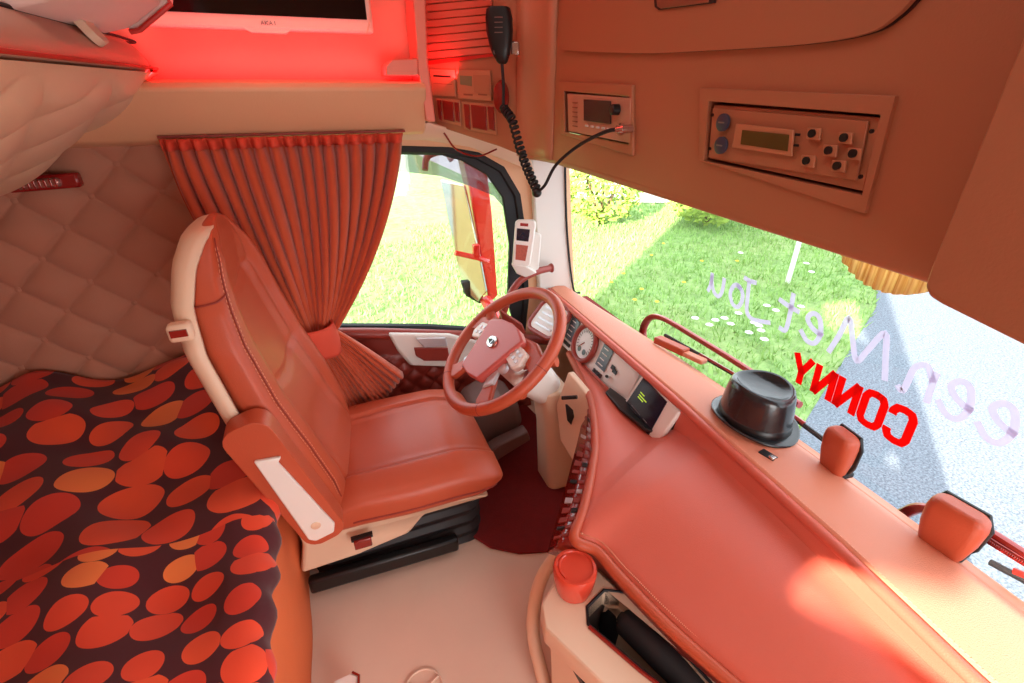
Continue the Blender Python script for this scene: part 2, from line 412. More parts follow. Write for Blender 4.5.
# panel lit red above the ledge
struct(MB().box((-.32, 1.635, 1.66), (1.46, .02, .76)).build('trim_10', GLOWPINK, label='panel behind the television lit red'))
struct(MB().prism([PY(412, -20, 1.5), PY(425, -20, 1.5), PY(428, 60, 1.5), PY(436, 122, 1.5), PY(427, 122, 1.5), PY(419, 75, 1.5)], (0, .12, 0)).build('trim_11', GLOWPINK, label='narrow upright post beside the roller shutter', bevel=.006))
struct(MB().prism([PY(386, 75.5, 1.5), PY(386, 66, 1.5), PY(391, 60, 1.5), PY(418, 59, 1.5), PY(419, 75.5, 1.5)], (0, .1, 0)).build('trim_12', GLOWPINK, label='small raised corner step on the ledge', bevel=.004))
# tufted side panel
def tuft(u, v):
    x = lerp(XR, -.22, u); z = lerp(.36, 1.135, v)
    a = (x*.95+z)*PI/.155; b = (x*.95-z)*PI/.155
    h = (abs(math.sin(a))*abs(math.sin(b)))**.42
    return V((x, 1.640-.024*h, z))
struct(MB().grid(tuft, 190, 170).build('trim_13', TUFT, label='diamond tufted side panel over the bed', angle=180))
btn = MB()
for i in range(-14, 3):
    for j in range(2, 18):
        if (i+j) % 2 == 0:
            x = i*.155/2/.95; z = j*.155/2
            if XR+.02 < x < -.24 and .4 < z < 1.12: btn.lathe([(.001, -.006), (.008, -.003), (.008, 0)], (x, 1.638, z), (0, 1, 0), 8)
struct(btn.build('trim_14', TUFT, label='covered buttons of the tufted panel'))

# ================================================================== DOOR
d1 = thing('door_1', (.2, 1.62, .2), 'red quilted driver door with ivory armrest', 'door'); del d1['category']; struct(d1)
def doorp(u, v):
    x = lerp(-.25, .72, u)
    zt = lerp(.535, .345, u); z = lerp(.0, zt-.015, v)
    a = (x+z)*PI/.075; b = (x-z)*PI/.075
    h = (abs(math.sin(a))*abs(math.sin(b)))**.4 * sm(0, .05, 1-v)*sm(0, .02, v)
    q = sm(.86, .80, v)
    return V((x, 1.628-.004-.014*h*q, z))
MB().grid(doorp, 150, 70).build('door_panel', LEATHERD, d1, angle=180)
sl = [PY(333, 333, 1.60), PY(385, 333, 1.6), PY(480, 336, 1.6), PY(560, 340, 1.6)]
MB().tube([p+V((0, .01, -.008)) for p in crom(sl, 6)], .022, 10).build('window_ledge', LEATHERD, d1)
arm = [PY(388, 334, 1.58), PY(450, 335, 1.58), PY(482, 342, 1.58), PY(480, 368, 1.58), PY(410, 366, 1.58), PY(398, 352, 1.58)]
MB().prism(arm, (0, .04, 0)).build('armrest', IVORYW, d1, bevel=.01, seg=3)
rec = [PY(414, 348, 1.575), PY(448, 348, 1.575), PY(450, 361, 1.575), PY(424, 361, 1.575), PY(416, 356, 1.575)]
MB().prism(rec, (0, .01, 0)).build('handle_recess', LEATHERD, d1, bevel=.003)
hd = [PY(416, 339, 1.57), PY(446, 338, 1.57), PY(448, 346, 1.57), PY(424, 348, 1.57)]
MB().prism(hd, (0, .02, 0)).build('door_handle', SILVER, d1, bevel=.004)

# ================================================================== FLOOR COVERS
fm = [PZ(x, y, .0) for x, y in ((452, 500), (468, 535), (490, 549), (520, 555), (550, 553), (575, 500), (560, 440), (520, 400), (440, 415), (400, 440))]
tag(MB().prism([p+V((0, 0, .001)) for p in fm], (0, 0, .008)).build('carpet_mat', CARPET, bevel=.003), 'dark red carpet mat in the driver footwell', 'floor mat')
em = thing('floor_emblem', PZ(425, 680, 0), 'round embossed emblem moulded on the beige floor at bottom edge', 'emblem')
ec = PZ(424, 690, 0)
MB().tube([ec+V((.045*math.cos(a), .045*math.sin(a), .003)) for a in [2*PI*k/40 for k in range(40)]], .003, 6, closed=True).build('ring', FLOORM, em)
MB().lathe([(.012, 0), (.012, .004), (.008, .006)], ec, n=16).build('centre_boss', FLOORM, em)
sp = MB()
for k in range(3):
    a = k*2*PI/3+.4; dv = V((math.cos(a), math.sin(a), 0)); sp.tube([ec+dv*.012+V((0, 0, .003)), ec+dv*.043+V((0, 0, .003))], .003, 6)
sp.build('spokes', FLOORM, em)
bk = thing('belt_buckle', PZ(345, 681, .1), 'white seat belt buckle with red edge at the bottom of the picture', 'buckle')
bq = PZ(347, 682, .10)
MB().prism([bq+V(p) for p in ((-.03, -.03, 0), (.02, -.03, 0), (.025, .005, 0), (.012, .016, 0), (-.03, .012, 0))], (0, 0, -.10)).build('buckle_body', IVORYW, bk, bevel=.004)
MB().tube([bq+V(p) for p in ((.022, -.028, .001), (.026, .004, .001), (.013, .016, .001))], .003, 6).build('buckle_edge', GLOSSRED, bk)

# ================================================================== BED
XB = -.222
bed = thing('bunk_bed', (-.65, .55, 0), 'lower bunk base with orange upholstered front beside the seat', 'bed')
MB().box((-.63, .52, .20), (.80, 2.16, .40)).build('bunk_base', ORANGE, bed, bevel=.012)
def bfront(u, v):
    y = lerp(-.56, 1.59, u); a = v
    prof = [(0, 0), (.06, 0), (.5, .0), (.85, 0), (.93, -.01), (1, -.05)]
    z = lerp(.0, .455, min(1, a*1.03)); x = XB + interp(prof, a) + .003*math.sin(y*23+z*9)
    return V((x, y, z))
MB().grid(bfront, 80, 30).build('front_panel', ORANGE, bed, solid=.008)
def duvet(u, v):
    y = lerp(-.55, 1.60, v); x = lerp(-1.045, XB-.002, u)
    d = (XB-x)
    z = .462 + .010*math.sin(x*17+y*6)+.008*math.sin(y*19-x*9)+.007*math.sin(x*31+y*27)*math.cos(y*13)
    z += .035*sm(1.0, 1.45, y) * (1+.4*math.sin(x*14+1))
    z += .014*abs(math.sin((x+.55*y)*11+1.2*math.sin(y*5)))**3
    if u > .93:
        k = (u-.93)/.07
        x = lerp(lerp(-1.045, XB-.002, .93), XB+.012+.006*math.sin(y*70), sm(0, .75, k)); z -= .05*sm(.4, 1, k)+.012*k
    return V((x, y, z))
dv = MB().grid(duvet, 110, 170).build('bedspread', DOTS, angle=180, solid=.006)
tag(dv, 'maroon bedspread with red and orange dots spread over the lower bunk', 'bedspread')

# ================================================================== UPPER BUNK
ub = thing('upper_bunk', (-.6, .9, 1.15), 'folded up upper bunk with quilted cream underside at top left', 'bunk')
uf, ur = V((-.322, 0, 1.300)), V((-.95, 0, .915))
ud = (ur-uf).normalized(); un = V((ud.z, 0, -ud.x))           # un points up and back from the underside
if un.z < 0: un = -un
UL = (ur-uf).length
def under(u, v):
    s = lerp(.0, UL, u); y = lerp(-.1, 1.585, v)
    a = (s+y*.8)*PI/.25; b = (s-y*.8)*PI/.25
    h = (abs(math.sin(a))*abs(math.sin(b)))**.45
    e = sm(0, .07, s)*sm(0, .05, 1.585-y)
    return uf+ud*s-un*(.004+.018*h*e+.012*e)+V((0, y, 0))
MB().grid(under, 120, 170).build('quilted_underside', QUILT, ub, angle=180)
rings = []
for y in (-.1, 1.50, 1.54, 1.57, 1.585):
    k = max(0, (y-1.50)/.085); th = .085*math.sqrt(max(.02, 1-k*k*.96)); fo = -.015*k
    pr = [(0.0-fo, .003), (-.012-fo, .02), (-.014-fo, th*.5), (-.004-fo, th*.85), (.02-fo, th), (.2, th+.0), (UL, th), (UL, .003)]
    rings.append([uf+ud*s+un*t+V((0, y, 0)) for s, t in pr])
MB().rings(rings).build('bunk_frame', BUNKF, ub, bevel=.006)
MB().tube([uf-ud*.01+un*.0+V((0, y, 0)) for y in (-.1, .6, 1.2, 1.55)]+[uf+ud*.03+V((0, 1.59, 0))], .0032, 8).build('red_piping', REDTRIM, ub)
rimp = [r[3]+V((-.001, 0, .002)) for r in rings]
MB().tube(crom(rimp, 6), .003, 8).build('rim_seal', BLACKR, ub)
lf = Fr(uf-ud*.015+un*.05+V((0, 1.22, 0)), (0, -1, 0), un)
if lf.n.dot(-ud) < 0: lf.n = -lf.n
MB().prism(lf.poly(rrect(.050, .066, .020), 0, (0, .01)), lf.n*.014).build('latch_handle', IVORY, ub, bevel=.005)
cu = thing('folded_bedding', (-.4, 1.2, 1.42), 'white folded bedding with red edge lying on the raised upper bunk', 'bedding')
MB().prism([(x, 1.0, z) for x, z in ((-.372, 1.36), (-.315, 1.374), (-.295, 1.384), (-.235, 1.424), (-.245, 1.50), (-.47, 1.50), (-.47, 1.31))], (0, .405, 0)).build('folded_sheet', WHITECL, cu, bevel=.012, seg=3)
MB().prism([PY(x, y, 1.40) for x, y in ((126, 27), (134, 33), (171, 3), (166, -40), (140, -40))], (0, .03, 0)).build('end_flap', WHITECL, cu, bevel=.006)
MB().tube([PY(x, y, 1.395) for x, y in ((130, 32), (140, 30), (171, 4), (160, -12))], .005, 8).build('red_edging', REDTRIM, cu)

# red marker lamp on tufted wall
ml = thing('reading_lamp', PY(45, 183, 1.60), 'slim red reading lamp with ribbed clear lens on the tufted wall', 'lamp')
a, b = PY(6, 186, 1.585), PY(79, 180, 1.585)
dd = (b-a); upv = V((0, 0, .036))
MB().obox((a+b)/2+V((0, .012, 0)), dd, upv, (0, .03, 0)).build('lamp_housing', LAMPRED, ml, bevel=.006)
MB().obox(lerp(a, b, .40)+V((0, -.006, 0)), dd*.7, upv*.62, (0, .012, 0)).build('lamp_lens', LAMPCLR, ml, bevel=.005)
rb = MB()
for k in range(9): rb.obox(lerp(a, b, .10+.075*k)+V((0, -.0125, 0)), dd*.02, upv*.55, (0, .003, 0))
rb.build('lens_ribs', LAMPRED, ml)

# ================================================================== TELEVISION
tv = thing('television', (-.02, 1.57, 1.4), 'flat television with white bezel against the red lit panel', 'television')
tz = 1.392; x0, x1 = -.31, PY(374, 30, 1.55).x
MB().box(((x0+x1)/2, 1.575, tz+.165), (x1-x0, .04, .33)).build('tv_body', TVWHITE, tv, bevel=.006)
MB().box(((x0+x1)/2, 1.553, tz+.18), (x1-x0-.03, .006, .30)).build('tv_screen', TVBLACK, tv)
lip = [( (x0+x1)/2-.055, 1.556, tz+.003), ((x0+x1)/2-.04, 1.556, tz-.006), ((x0+x1)/2+.04, 1.556, tz-.006), ((x0+x1)/2+.055, 1.556, tz+.003)]
MB().prism(lip, (0, .03, 0)).build('bezel_lip', TVWHITE, tv)
lg = MB()
LET = {'A': [[(0, 0), (.5, 1), (1, 0)], [(.2, .4), (.8, .4)]], 'K': [[(0, 0), (0, 1)], [(1, 1), (0, .45), (1, 0)]], 'I': [[(.5, 0), (.5, 1)]]}
cx = (x0+x1)/2+.005-.018
for ch in 'AKAI':
    for st in LET[ch]:
        lg.ribbon([V((cx+.0065*p[0], 1.5535, tz+.011+.008*p[1])) for p in st], .0018, (0, -1, 0))
    cx += .0095
lg.build('bezel_lettering', GREYTXT, tv)
MB().box((0, 1.605, tz+.17), (.12, .04, .10)).build('wall_mount', BLACK, tv)
MB().tube([(x1-.02, 1.552, tz+.0), (x1-.005, 1.552, tz+.035), (x1-.004, 1.552, tz+.2)], .002, 6).build('corner_cable', IVORY, tv)

# ================================================================== CURTAIN
ct = thing('window_curtain', PY(280, 138, 1.54), 'gathered orange red curtain tied back over the driver window', 'curtain')
def curt(u, v, off=0):
    if v < .74:
        t = v/.74
        T = V((lerp(160, 403, u), lerp(141.5, 134.5, u))); C = V((lerp(205, 396, u**.9), lerp(262, 232, u))); K = V((lerp(298, 336, u), lerp(338, 330, u)))
        if u < .22: C += V((-14*(.22-u)/.22, -10*(.22-u)))
        p = T*(1-t)**2+C*2*t*(1-t)+K*t*t
        yb = 1.515 - .03*t
        amp = lerp(.020, .010, t)*sm(0, .05, t+.02)
    else:
        t = (v-.74)/.26
        K = V((lerp(298, 336, u), lerp(338, 330, u))); B = V((lerp(341, 402, u), lerp(430, 374, u)+6*math.sin(u*PI)))
        C = V((lerp(322, 358, u), lerp(385, 342, u)))
        p = K*(1-t)**2+C*2*t*(1-t)+B*t*t
        yb = 1.485 + .01*t
        amp = lerp(.008, .026, t)
    ph = u*2*PI*17 + 1.1*math.sin(u*9) + .5*math.sin(v*5+u*20)
    w = math.sin(ph); w = math.copysign(abs(w)**.7, w)
    yb -= .02*math.sin(u*2*PI*3+v*3)*(.3+.7*min(1, v/.3)) * (1 if v < .6 else .5)
    q = PY(p.x, p.y, yb)
    return q+V((.004*math.cos(ph)*sm(0, .1, v), amp*w+off, 0))
MB().grid(curt, 420, 70).build('curtain_cloth', CURT, ct, angle=180, solid=.003)
MB().grid(lambda u, v: curt(u, v*.035, -.004)+V((0, 0, .004)), 420, 4).build('heading_tape', CURTB, ct, angle=180, solid=.003)
ka, kb = PY(289, 333, 1.46), PY(333, 326, 1.46)
kc = (ka+kb)/2; kd = (kb-ka)/2; kup = (PY(330, 352, 1.46)-PY(322, 326, 1.46))
def tie(u, v):
    a = 2*PI*u; bulge = 1+.08*math.sin(v*PI)
    return kc+kd*(math.cos(a)*1.02*bulge)+V((0, 1, 0))*(math.sin(a)*.052*bulge)+kup*(v*(1+.12*math.cos(a))-.15)
MB().grid(tie, 48, 10, closeu=True).build('tieback', CURTB, ct, angle=180, solid=.006)
ra, rb_ = PY(158, 139, 1.525), PY(405, 132.5, 1.525)
tag(MB().obox((ra+rb_)/2+V((0, .012, .004)), rb_-ra, (0, .03, 0), (0, 0, .006)).build('curtain_rail_shade', SEAM), 'thin curtain rail coloured as the dark shadow under the cream ledge', 'curtain rail')  # dark brown strip painted in for the thin shadow above the curtain
# black seat belt hanging beside the curtain
bt = thing('seat_belt', (-.02, 1.5, .3), 'black seat belt strap hanging behind the driver seat', 'seat belt')
bpts = [PY(288, 318, 1.56), PY(312, 352, 1.56), PY(330, 395, 1.56), PY(342, 440, 1.56), PY(352, 470, 1.55)]
MB().tube(crom(bpts, 6), .022, 8, flat=.12, up=(0, 1, 0)).build('strap', BLACKR, bt)
MB().obox(PY(340, 436, 1.50), (.05, 0, 0), (0, .03, 0), (0, 0, .09)).build('retractor', BLACK, bt, bevel=.008)

# ================================================================== DRIVER SEAT
st = thing('driver_seat', (.05, 1.2, 0), 'red leather driver seat with ivory back shell', 'seat')
SY = 1.205
ZT = [.24, .30, .40, .52, .64, .76, .86, .94, 1.0, 1.04, 1.062, 1.072]
XBK = [(.24, -.165), (.40, -.195), (.60, -.255), (.80, -.292), (.89, -.295), (.955, -.28), (.995, -.26), (1.03, -.225)]
XFR = [(.24, -.032), (.40, -.048), (.52, -.078), (.66, -.126), (.80, -.160), (.89, -.176), (.955, -.190), (.995, -.205), (1.03, -.218)]
WD = [(.24, .205), (.36, .232), (.50, .240), (.66, .234), (.80, .218), (.87, .196), (.935, .160), (.98, .118), (1.008, .075), (1.023, .02)]
NB = 160
def backring(z, grow=0, xb_off=0, cut=None):
    xb, xf, w = interp(XBK, z)+xb_off, interp(XFR, z), interp(WD, z)+grow
    cx, a = (xb+xf)/2, (xf-xb)/2+grow
    out = []
    for k in range(NB):
        t = 2*PI*k/NB; c, s_ = math.cos(t), math.sin(t)
        x = cx+a*math.copysign(abs(c)**.55, c); y = w*math.copysign(abs(s_)**.62, s_)
        if c > 0: x += .13*y*c**.5*(1-sm(.9, 1.02, z)*.6)
        if c > 0 and grow == 0:
            q = abs(y)/max(w, .01)
            x -= (.042*(1-sm(.40, .78, q)) + .006*sm(.0, .1, .1-abs(q-.60)))*sm(.3, .5, z)*(1-sm(.88, 1.02, z))*min(1, c*2.5)
            x -= .008*math.exp(-((q-.62)/.02)**2)*min(1, c*3)
            x -= .007*math.exp(-((z-.62-.05*q)/.010)**2)*(1 if q < .6 else 0)
            x -= .006*math.exp(-((z-.86-.05*q)/.010)**2)*(1 if q < .6 else 0)
        out.append(V((x, SY+y, z)))
    return out
zs = [lerp(.24, 1.024, i/90) for i in range(91)]
MB().rings([backring(z) for z in zs]).build('backrest', LEATHER, st, angle=180)
# ivory shell wraps the rear
shr = []
for z in [lerp(.44, .992, i/50) for i in range(51)]:
    xb, w = interp(XBK, z), interp(WD, z)+.006
    prof = []
    for k in range(25):
        t = PI/2+PI*k/24; c, s_ = math.cos(t), math.sin(t)
        prof.append(V((xb+.030+(.048)*math.copysign(abs(c)**.5, c), SY+w*math.copysign(abs(s_)**.6, s_), z)))
    shr.append(prof)
last = shr[-1]; lc = sum(last, V())/25
for g, dz, dx in ((.86, .010, .012), (.55, .016, .03), (.1, .017, .045)): shr.append([V((lc.x+(p.x-lc.x)*g+dx, SY+(p.y-SY)*g, p.z+dz)) for p in last])
sh = MB(); n = 25
sh.add([p for r in shr for p in r], [(j*n+i, j*n+i+1, (j+1)*n+i+1, (j+1)*n+i) for j in range(53) for i in range(24)])
sh.build('back_shell', IVORY, st, solid=.010, angle=60)
# seams and piping on the side of the backrest
def backpt(z, ty, lift=.002):
    xb, xf, w = interp(XBK, z), interp(XFR, z), interp(WD, z)
    cx, a = (xb+xf)/2, (xf-xb)/2
    c, s_ = math.cos(ty), math.sin(ty)
    return V((cx+(a+lift)*math.copysign(abs(c)**.55, c)+(.13*w*math.copysign(abs(s_)**.62, s_)*c**.5*(1-sm(.9, 1.02, z)*.6) if c > 0 else 0), SY+(w+lift)*math.copysign(abs(s_)**.62, s_), z))
def seamz(t0, z0, z1, n=40): return [backpt(lerp(z0, z1, i/n), -t0) for i in range(n+1)]
sm1 = MB().tube(seamz(1.02, .34, .995), .0016, 6)
sm1.tube(seamz(2.05, .36, .995), .0014, 6)
sm1.tube([backpt(.90-.02*i/12, -lerp(1.05, 2.3, i/12)) for i in range(13)], .002, 6)
sm1.build('side_seams', SEAM, st)
sm2 = MB()
for t0 in (.96, 1.10): 
    for i in range(70):
        z = lerp(.36, .985, i/70); sm2.tube([backpt(z, -t0, .003), backpt(z+.005, -t0, .003)], .0008, 4)
sm2.build('side_stitching', STITCH, st)
# yellowish perforated insert edge on the front
# belt guide box
bg = MB().box((-.290, .985, .858), (.042, .03, .036)).build('belt_guide', IVORY, st, bevel=.008)
MB().box((-.290, .969, .861), (.028, .006, .014)).build('red_button', GLOSSRED, bg, label='red button')
# seat cushion
def cring(x, n=200):
    t = (x+.13)/(.355+.13)
    top = .345 - .03*sm(.72, 1, t) - .02*(1-sm(0, .2, t)); bot = .215+.03*sm(.8, 1, t)
    w = lerp(.225, .24, sm(0, .5, t)) 
    e = .0
    endk = math.sqrt(max(0.0, 1-max(0, (t-.86)/.14)**2))
    top = lerp((top+bot)/2, top, max(.25, endk)); bot = lerp((top+bot)/2, bot, max(.25, endk)); w *= lerp(.90, 1, endk)
    out = []
    for k in range(n):
        a = 2*PI*k/n; c, s_ = math.cos(a), math.sin(a)
        y = w*math.copysign(abs(c)**.45, c); z = (top+bot)/2+(top-bot)/2*math.copysign(abs(s_)**.5, s_)
        if s_ > 0:
            q = abs(y)/w
            z -= .014*(1-sm(.45, .62, q))
            z -= .008*math.exp(-((q-.56)/.022)**2)
            z += .010*math.cos(y*8)*sm(.2, .5, t)
        pass
        out.append(V((x, SY-.005+y, z)))
    return out
xs = [lerp(-.13, .355, i/60) for i in range(61)]
MB().rings([cring(x) for x in xs]).build('seat_cushion', LEATHER, st, angle=180)
edge = []
for x in xs[8:58]:
    r = cring(x); p = min(r, key=lambda q: q.y+abs(q.z-.262)*.8); edge.append(V((p.x, p.y-.001, p.z)))
MB().tube(edge, .0025, 6).build('cushion_piping', SEAM, st)
# seat pan, base and bellows
MB().prism([(-.20, 1.0, .20), (-.20, .975, .285), (.10, .965, .265), (.31, .965, .225), (.30, .985, .205), (.12, .99, .195), (.075, .985, .15), (-.07, .985, .125), (-.22, .985, .12)], (0, .43, 0)).build('seat_pan', IVORY, st, bevel=.01, seg=3)
bel = []
for i, z in enumerate([.0, .02, .045, .065, .09, .11, .135, .155, .18]):
    g = .0 if i % 2 == 0 else -.012
    r0 = rrect(.50+2*g, .38+2*g, .05); bel.append([V((.055+x, 1.205+y, z)) for x, y in r0])
MB().rings(bel).build('suspension_bellows', BELLOW, st, bevel=.003)
MB().box((.0, .99, .055), (.42, .03, .05), Matrix.Rotation(.03, 3, 'Y')).build('base_rail', BLACK, st, bevel=.008)
ltc = PY(362, 537, .962)
lb = MB().box(ltc+V((0, -.002, .003)), (.055, .012, .010)).build('lever_slot', BLACK, st)
MB().box(ltc+V((0, -.008, -.012)), (.045, .014, .03)).build('height_lever', GLOSSRED, st, label='red lever', bevel=.003)
# armrest hanging beside the backrest
a0, a1 = PY(250, 442, .905), PY(322, 530, .905)
ad = (a1-a0).normalized(); apn = V((-ad.z, 0, ad.x)); apn = apn if apn.x > 0 else -apn
af = Fr((a0+a1)/2, ad, apn)
AL = (a1-a0).length
afy = af.n if af.n.y < 0 else -af.n
MB().prism(af.poly(rrect(AL+.08, .096, .035)), -afy*.055).build('armrest', LEATHER, st, bevel=.016, seg=4)
pan = [(-AL*.36, -.016), (-AL*.30, .032), (-AL*.27, .020), (AL*.48, .034), (AL*.55, .022), (AL*.55, -.022), (AL*.50, -.034)]
ap = [a for a in st.children if a.name.startswith('armrest')][0]
pn = MB().prism(af.poly(pan, .0), afy*.010); pn.build('armrest_panel', IVORYW, ap, bevel=.003, label='ivory side panel')
MB().lathe([(.011, 0), (.011, .002), (.009, .003)], af.at(AL*.40, .0)+afy*.009, afy, 18).build('armrest_cap', IVORY, ap)
# recline pad folded over the near bolster
# ================================================================== FOOTWELL
fw = thing('pedal_box', (.5, 1.25, 0), 'grey brown moulded steering column base in the footwell', 'footwell trim')
pb = [PY(x, y, 1.34) for x, y in ((466, 436), (474, 414), (500, 398), (520, 404), (524, 424), (508, 438), (480, 446))]
MB().prism(pb, (0, .18, 0)).build('moulding', GREYP, fw, bevel=.02, seg=3)
MB().prism([PY(476, 462, 1.26), PY(498, 446, 1.26), PY(528, 432, 1.26), PY(531, 440, 1.26), PY(505, 456, 1.26), PY(482, 472, 1.26)], (0, .05, 0)).build('foot_rail', GREYP, fw, bevel=.006)

# ================================================================== STEERING WHEEL
WT = math.radians(50); WC = V((.432, 1.2, .567)); WR = .212
wu, wv, wn = V((0, -1, 0)), V((math.sin(WT), 0, math.cos(WT))), V((-math.cos(WT), 0, math.sin(WT)))
RA = math.radians(8.5); wu, wv = wu*math.cos(RA)+wv*math.sin(RA), wv*math.cos(RA)-wu*math.sin(RA)
# as the driver sees it: right = -Y, up = wv, towards driver = wn
sw = thing('steering_wheel', WC, 'red leather steering wheel with white button pods', 'steering wheel')
W = lambda a, b, h=0: WC+wu*a+wv*b+wn*h
MB().tube([W(WR*math.cos(t), WR*math.sin(t)) for t in [2*PI*k/72 for k in range(72)]], .0185, 14, closed=True).build('rim', LEATHER, sw, angle=180)
for t in (.10, PI-.10, -.95, PI+.95):
    c = W(WR*math.cos(t), WR*math.sin(t)); tg = wu*-math.sin(t)+wv*math.cos(t)
    MB().tube([c-tg*.001, c+tg*.001], .0192, 14).build('rim_seam', SEAM, sw)
hub = [(-.098, .048), (-.055, .066), (0, .072), (.055, .066), (.098, .048), (.075, -.04), (.055, -.108), (0, -.116), (-.055, -.108), (-.075, -.04)]
MB().prism([W(a*1.1, b*1.08, .005) for a, b in hub], wn*.028).build('hub_cover', PURPLE, sw, bevel=.012, seg=4)
# upper crossbar spokes
for s in (-1, 1):
    arm_ = [(s*.06, .066), (s*.13, .072), (s*.205, .045), (s*.212, -.015), (s*.15, .005), (s*.07, .012)]
    MB().prism([W(a, b, -.012) for a, b in arm_], wn*.022).build('spoke', LEATHER, sw, bevel=.007, seg=3)
    pod = [(s*.078, .040), (s*.150, .030), (s*.158, -.008), (s*.140, -.03), (s*.072, -.015)]
    pd = MB().prism([W(a, b, .0) for a, b in pod], wn*.024).build('button_pod', IVORYW, sw, bevel=.006, label='white button pod')
    kb_ = MB()
    for i in range(3):
        for j in range(2):
            kb_.obox(W(s*(.094+.02*i), .022-.020*j-.004*i, .0245), wu*.013, wv*.011, wn*.003)
    kb_.build('button', SILVER, pd, label='grey buttons', bevel=.001)
    lo = [(s*.058, -.085), (s*.088, -.078), (s*.135, -.135), (s*.160, -.140), (s*.120, -.182), (s*.085, -.165)]
    MB().prism([W(a, b, -.010) for a, b in lo], wn*.018).build('lower_spoke', LEATHER, sw, bevel=.006, seg=3)
    MB().prism([W(a, b, .0) for a, b in ((s*.052, -.07), (s*.084, -.055), (s*.104, -.098), (s*.078, -.125))], wn*.014).build('spoke_cap', SILVER, sw, bevel=.004, label='silver cap on lower spoke')
    MB().lathe([(.016, 0), (.016, .012), (.011, .016)], W(s*.088, -.045, .0), wn, 20).build('thumb_dial', SILVER, sw)
emb = MB().lathe([(.028, 0), (.028, .003), (.025, .005)], W(-.006, -.004, .033), wn, 28, 1, .68).build('emblem', CHROME, sw, label='oval chrome emblem')
em2 = MB()
for s in (-1, 1):
    em2.prism([W(s*.004-.006, .005, .0385), W(s*.019-.006, -.003, .0385), W(s*.004-.006, -.013, .0385)], wn*.001)
em2.build('emblem_mark', DKTXT, emb)
# column, stalks
co = thing('steering_column', (.55, 1.2, .4), 'ivory steering column shroud behind the wheel with red stalks', 'steering column')
cdir = -wn
MB().rings([[WC+cdir*(d+.02)+wu*x*k+wv*y*k for x, y in rrect(.13, .12, .035)] for d, k in ((.035, .75), (.06, 1), (.14, 1.05), (.22, .85))]).build('column_shroud', IVORYW, co, bevel=.008)
MB().rings([[V(c)+V((x, y, 0)) for x, y in rrect(wx, wy, .03)] for c, wx, wy in (((.60, 1.2, .40), .10, .13), ((.62, 1.18, .25), .11, .12), ((.64, 1.17, .01), .13, .13))]).build('column_post', IVORY, co, bevel=.006)
def stalk(p, q, r=.011):
    p, q = V(p), V(q)
    o = MB().tube([p, lerp(p, q, .5), q], [.008, r*.9, r], 10).build('stalk', LEATHERD, co, label='red stalk')
    MB().tube([lerp(p, q, .8), lerp(p, q, 1.12)], r*1.5, 12).build('stalk_end', LEATHER, o)
stalk(WC+cdir*.07+wu*.06, PY(553, 362, 1.08))
stalk(WC+cdir*.09+wu*.06, PY(522, 392, 1.04))
stalk(WC+cdir*.07-wu*.06, PY(492, 318, 1.36))

# ================================================================== DASHBOARD
da = thing('dashboard', (.7, .6, .3), 'red leather covered dashboard under the windscreen', 'dashboard')
XRG = [(-.8, .69), (.1, .722), (.325, .744), (.79, .766), (1.2, .775), (1.60, .785)]
def shelf(u, v):
    y = lerp(-.78, 1.60, v); xr = interp(XRG, y); xw = wsx(y, .54)-.012
    s = u
    x = lerp(xr, xw, s)
    z = .562 + .006*math.sin(s*PI) - .022*sm(.65, 1, s)
    if s < .06: z -= .014*(1-s/.06)
    z -= .005*math.exp(-((s-.80)/.018)**2)
    return V((x, y, z))
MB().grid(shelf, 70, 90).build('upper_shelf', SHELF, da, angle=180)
rdg = [V((interp(XRG, y)-.002, y, .552)) for y in [lerp(-.78, 1.60, i/60) for i in range(61)]]
MB().tube(rdg, .011, 10).build('ridge_roll', DASH, da, angle=180)
sti = MB()
for i in range(230):
    y = lerp(-.45, 1.25, i/230); x = interp(XRG, y)+.014
    sti.tube([(x, y, .5625), (x+.0002, y+.005, .5625)], .0016, 4)
sti.build('ridge_stitching', STITCH, da)
# lower broad surface: crease line -> near edge
ed = [PZ(x, y, z) for x, y, z in ((569, 352, .425), (582, 378, .442), (592, 402, .452), (596, 440, .452), (592, 472, .450), (584, 508, .446), (575, 537, .436), (597, 549, .425), (620, 575, .42), (671, 627, .42), (735, 683, .42))] + [V((.56, .05, .42)), V((.62, -.25, .42)), V((.64, -.78, .42))]
edc = crom(ed, 8)
NE = len(edc)
def crease(t):
    # follows the cluster base, the screen corner, then the ridge
    pts = [(0, V((.748, 1.335, .42))), (.10, V((.738, 1.18, .425))), (.18, V((.735, 1.05, .428))), (.28, V((.742, .93, .43))), (.36, V((.75, .82, .436))), (.42, V((.752, .765, .475))), (.50, V((.742, .66, .50))), (.62, V((.735, .45, .505))), (.78, V((.715, .1, .505))), (1.0, V((.68, -.78, .505)))]
    for (a, p), (b, q) in zip(pts, pts[1:]):
        if t <= b: return p.lerp(q, (t-a)/(b-a))
    return pts[-1][1]
def lower(u, v):
    k = v*(NE-1); i = min(NE-2, int(k)); e = edc[i].lerp(edc[i+1], k-i); c = crease(v)
    p = c.lerp(e, u)
    L = (c-e).length
    p.z += .018*math.sin(u*PI)*min(1, L/.15)
    if u > .9: p.z -= .014*((u-.9)/.1)**2
    if u < .12: p.z += .01*(1-u/.12)**2
    return p
MB().grid(lower, 50, 180).build('lower_surface', DASH, da, angle=180)
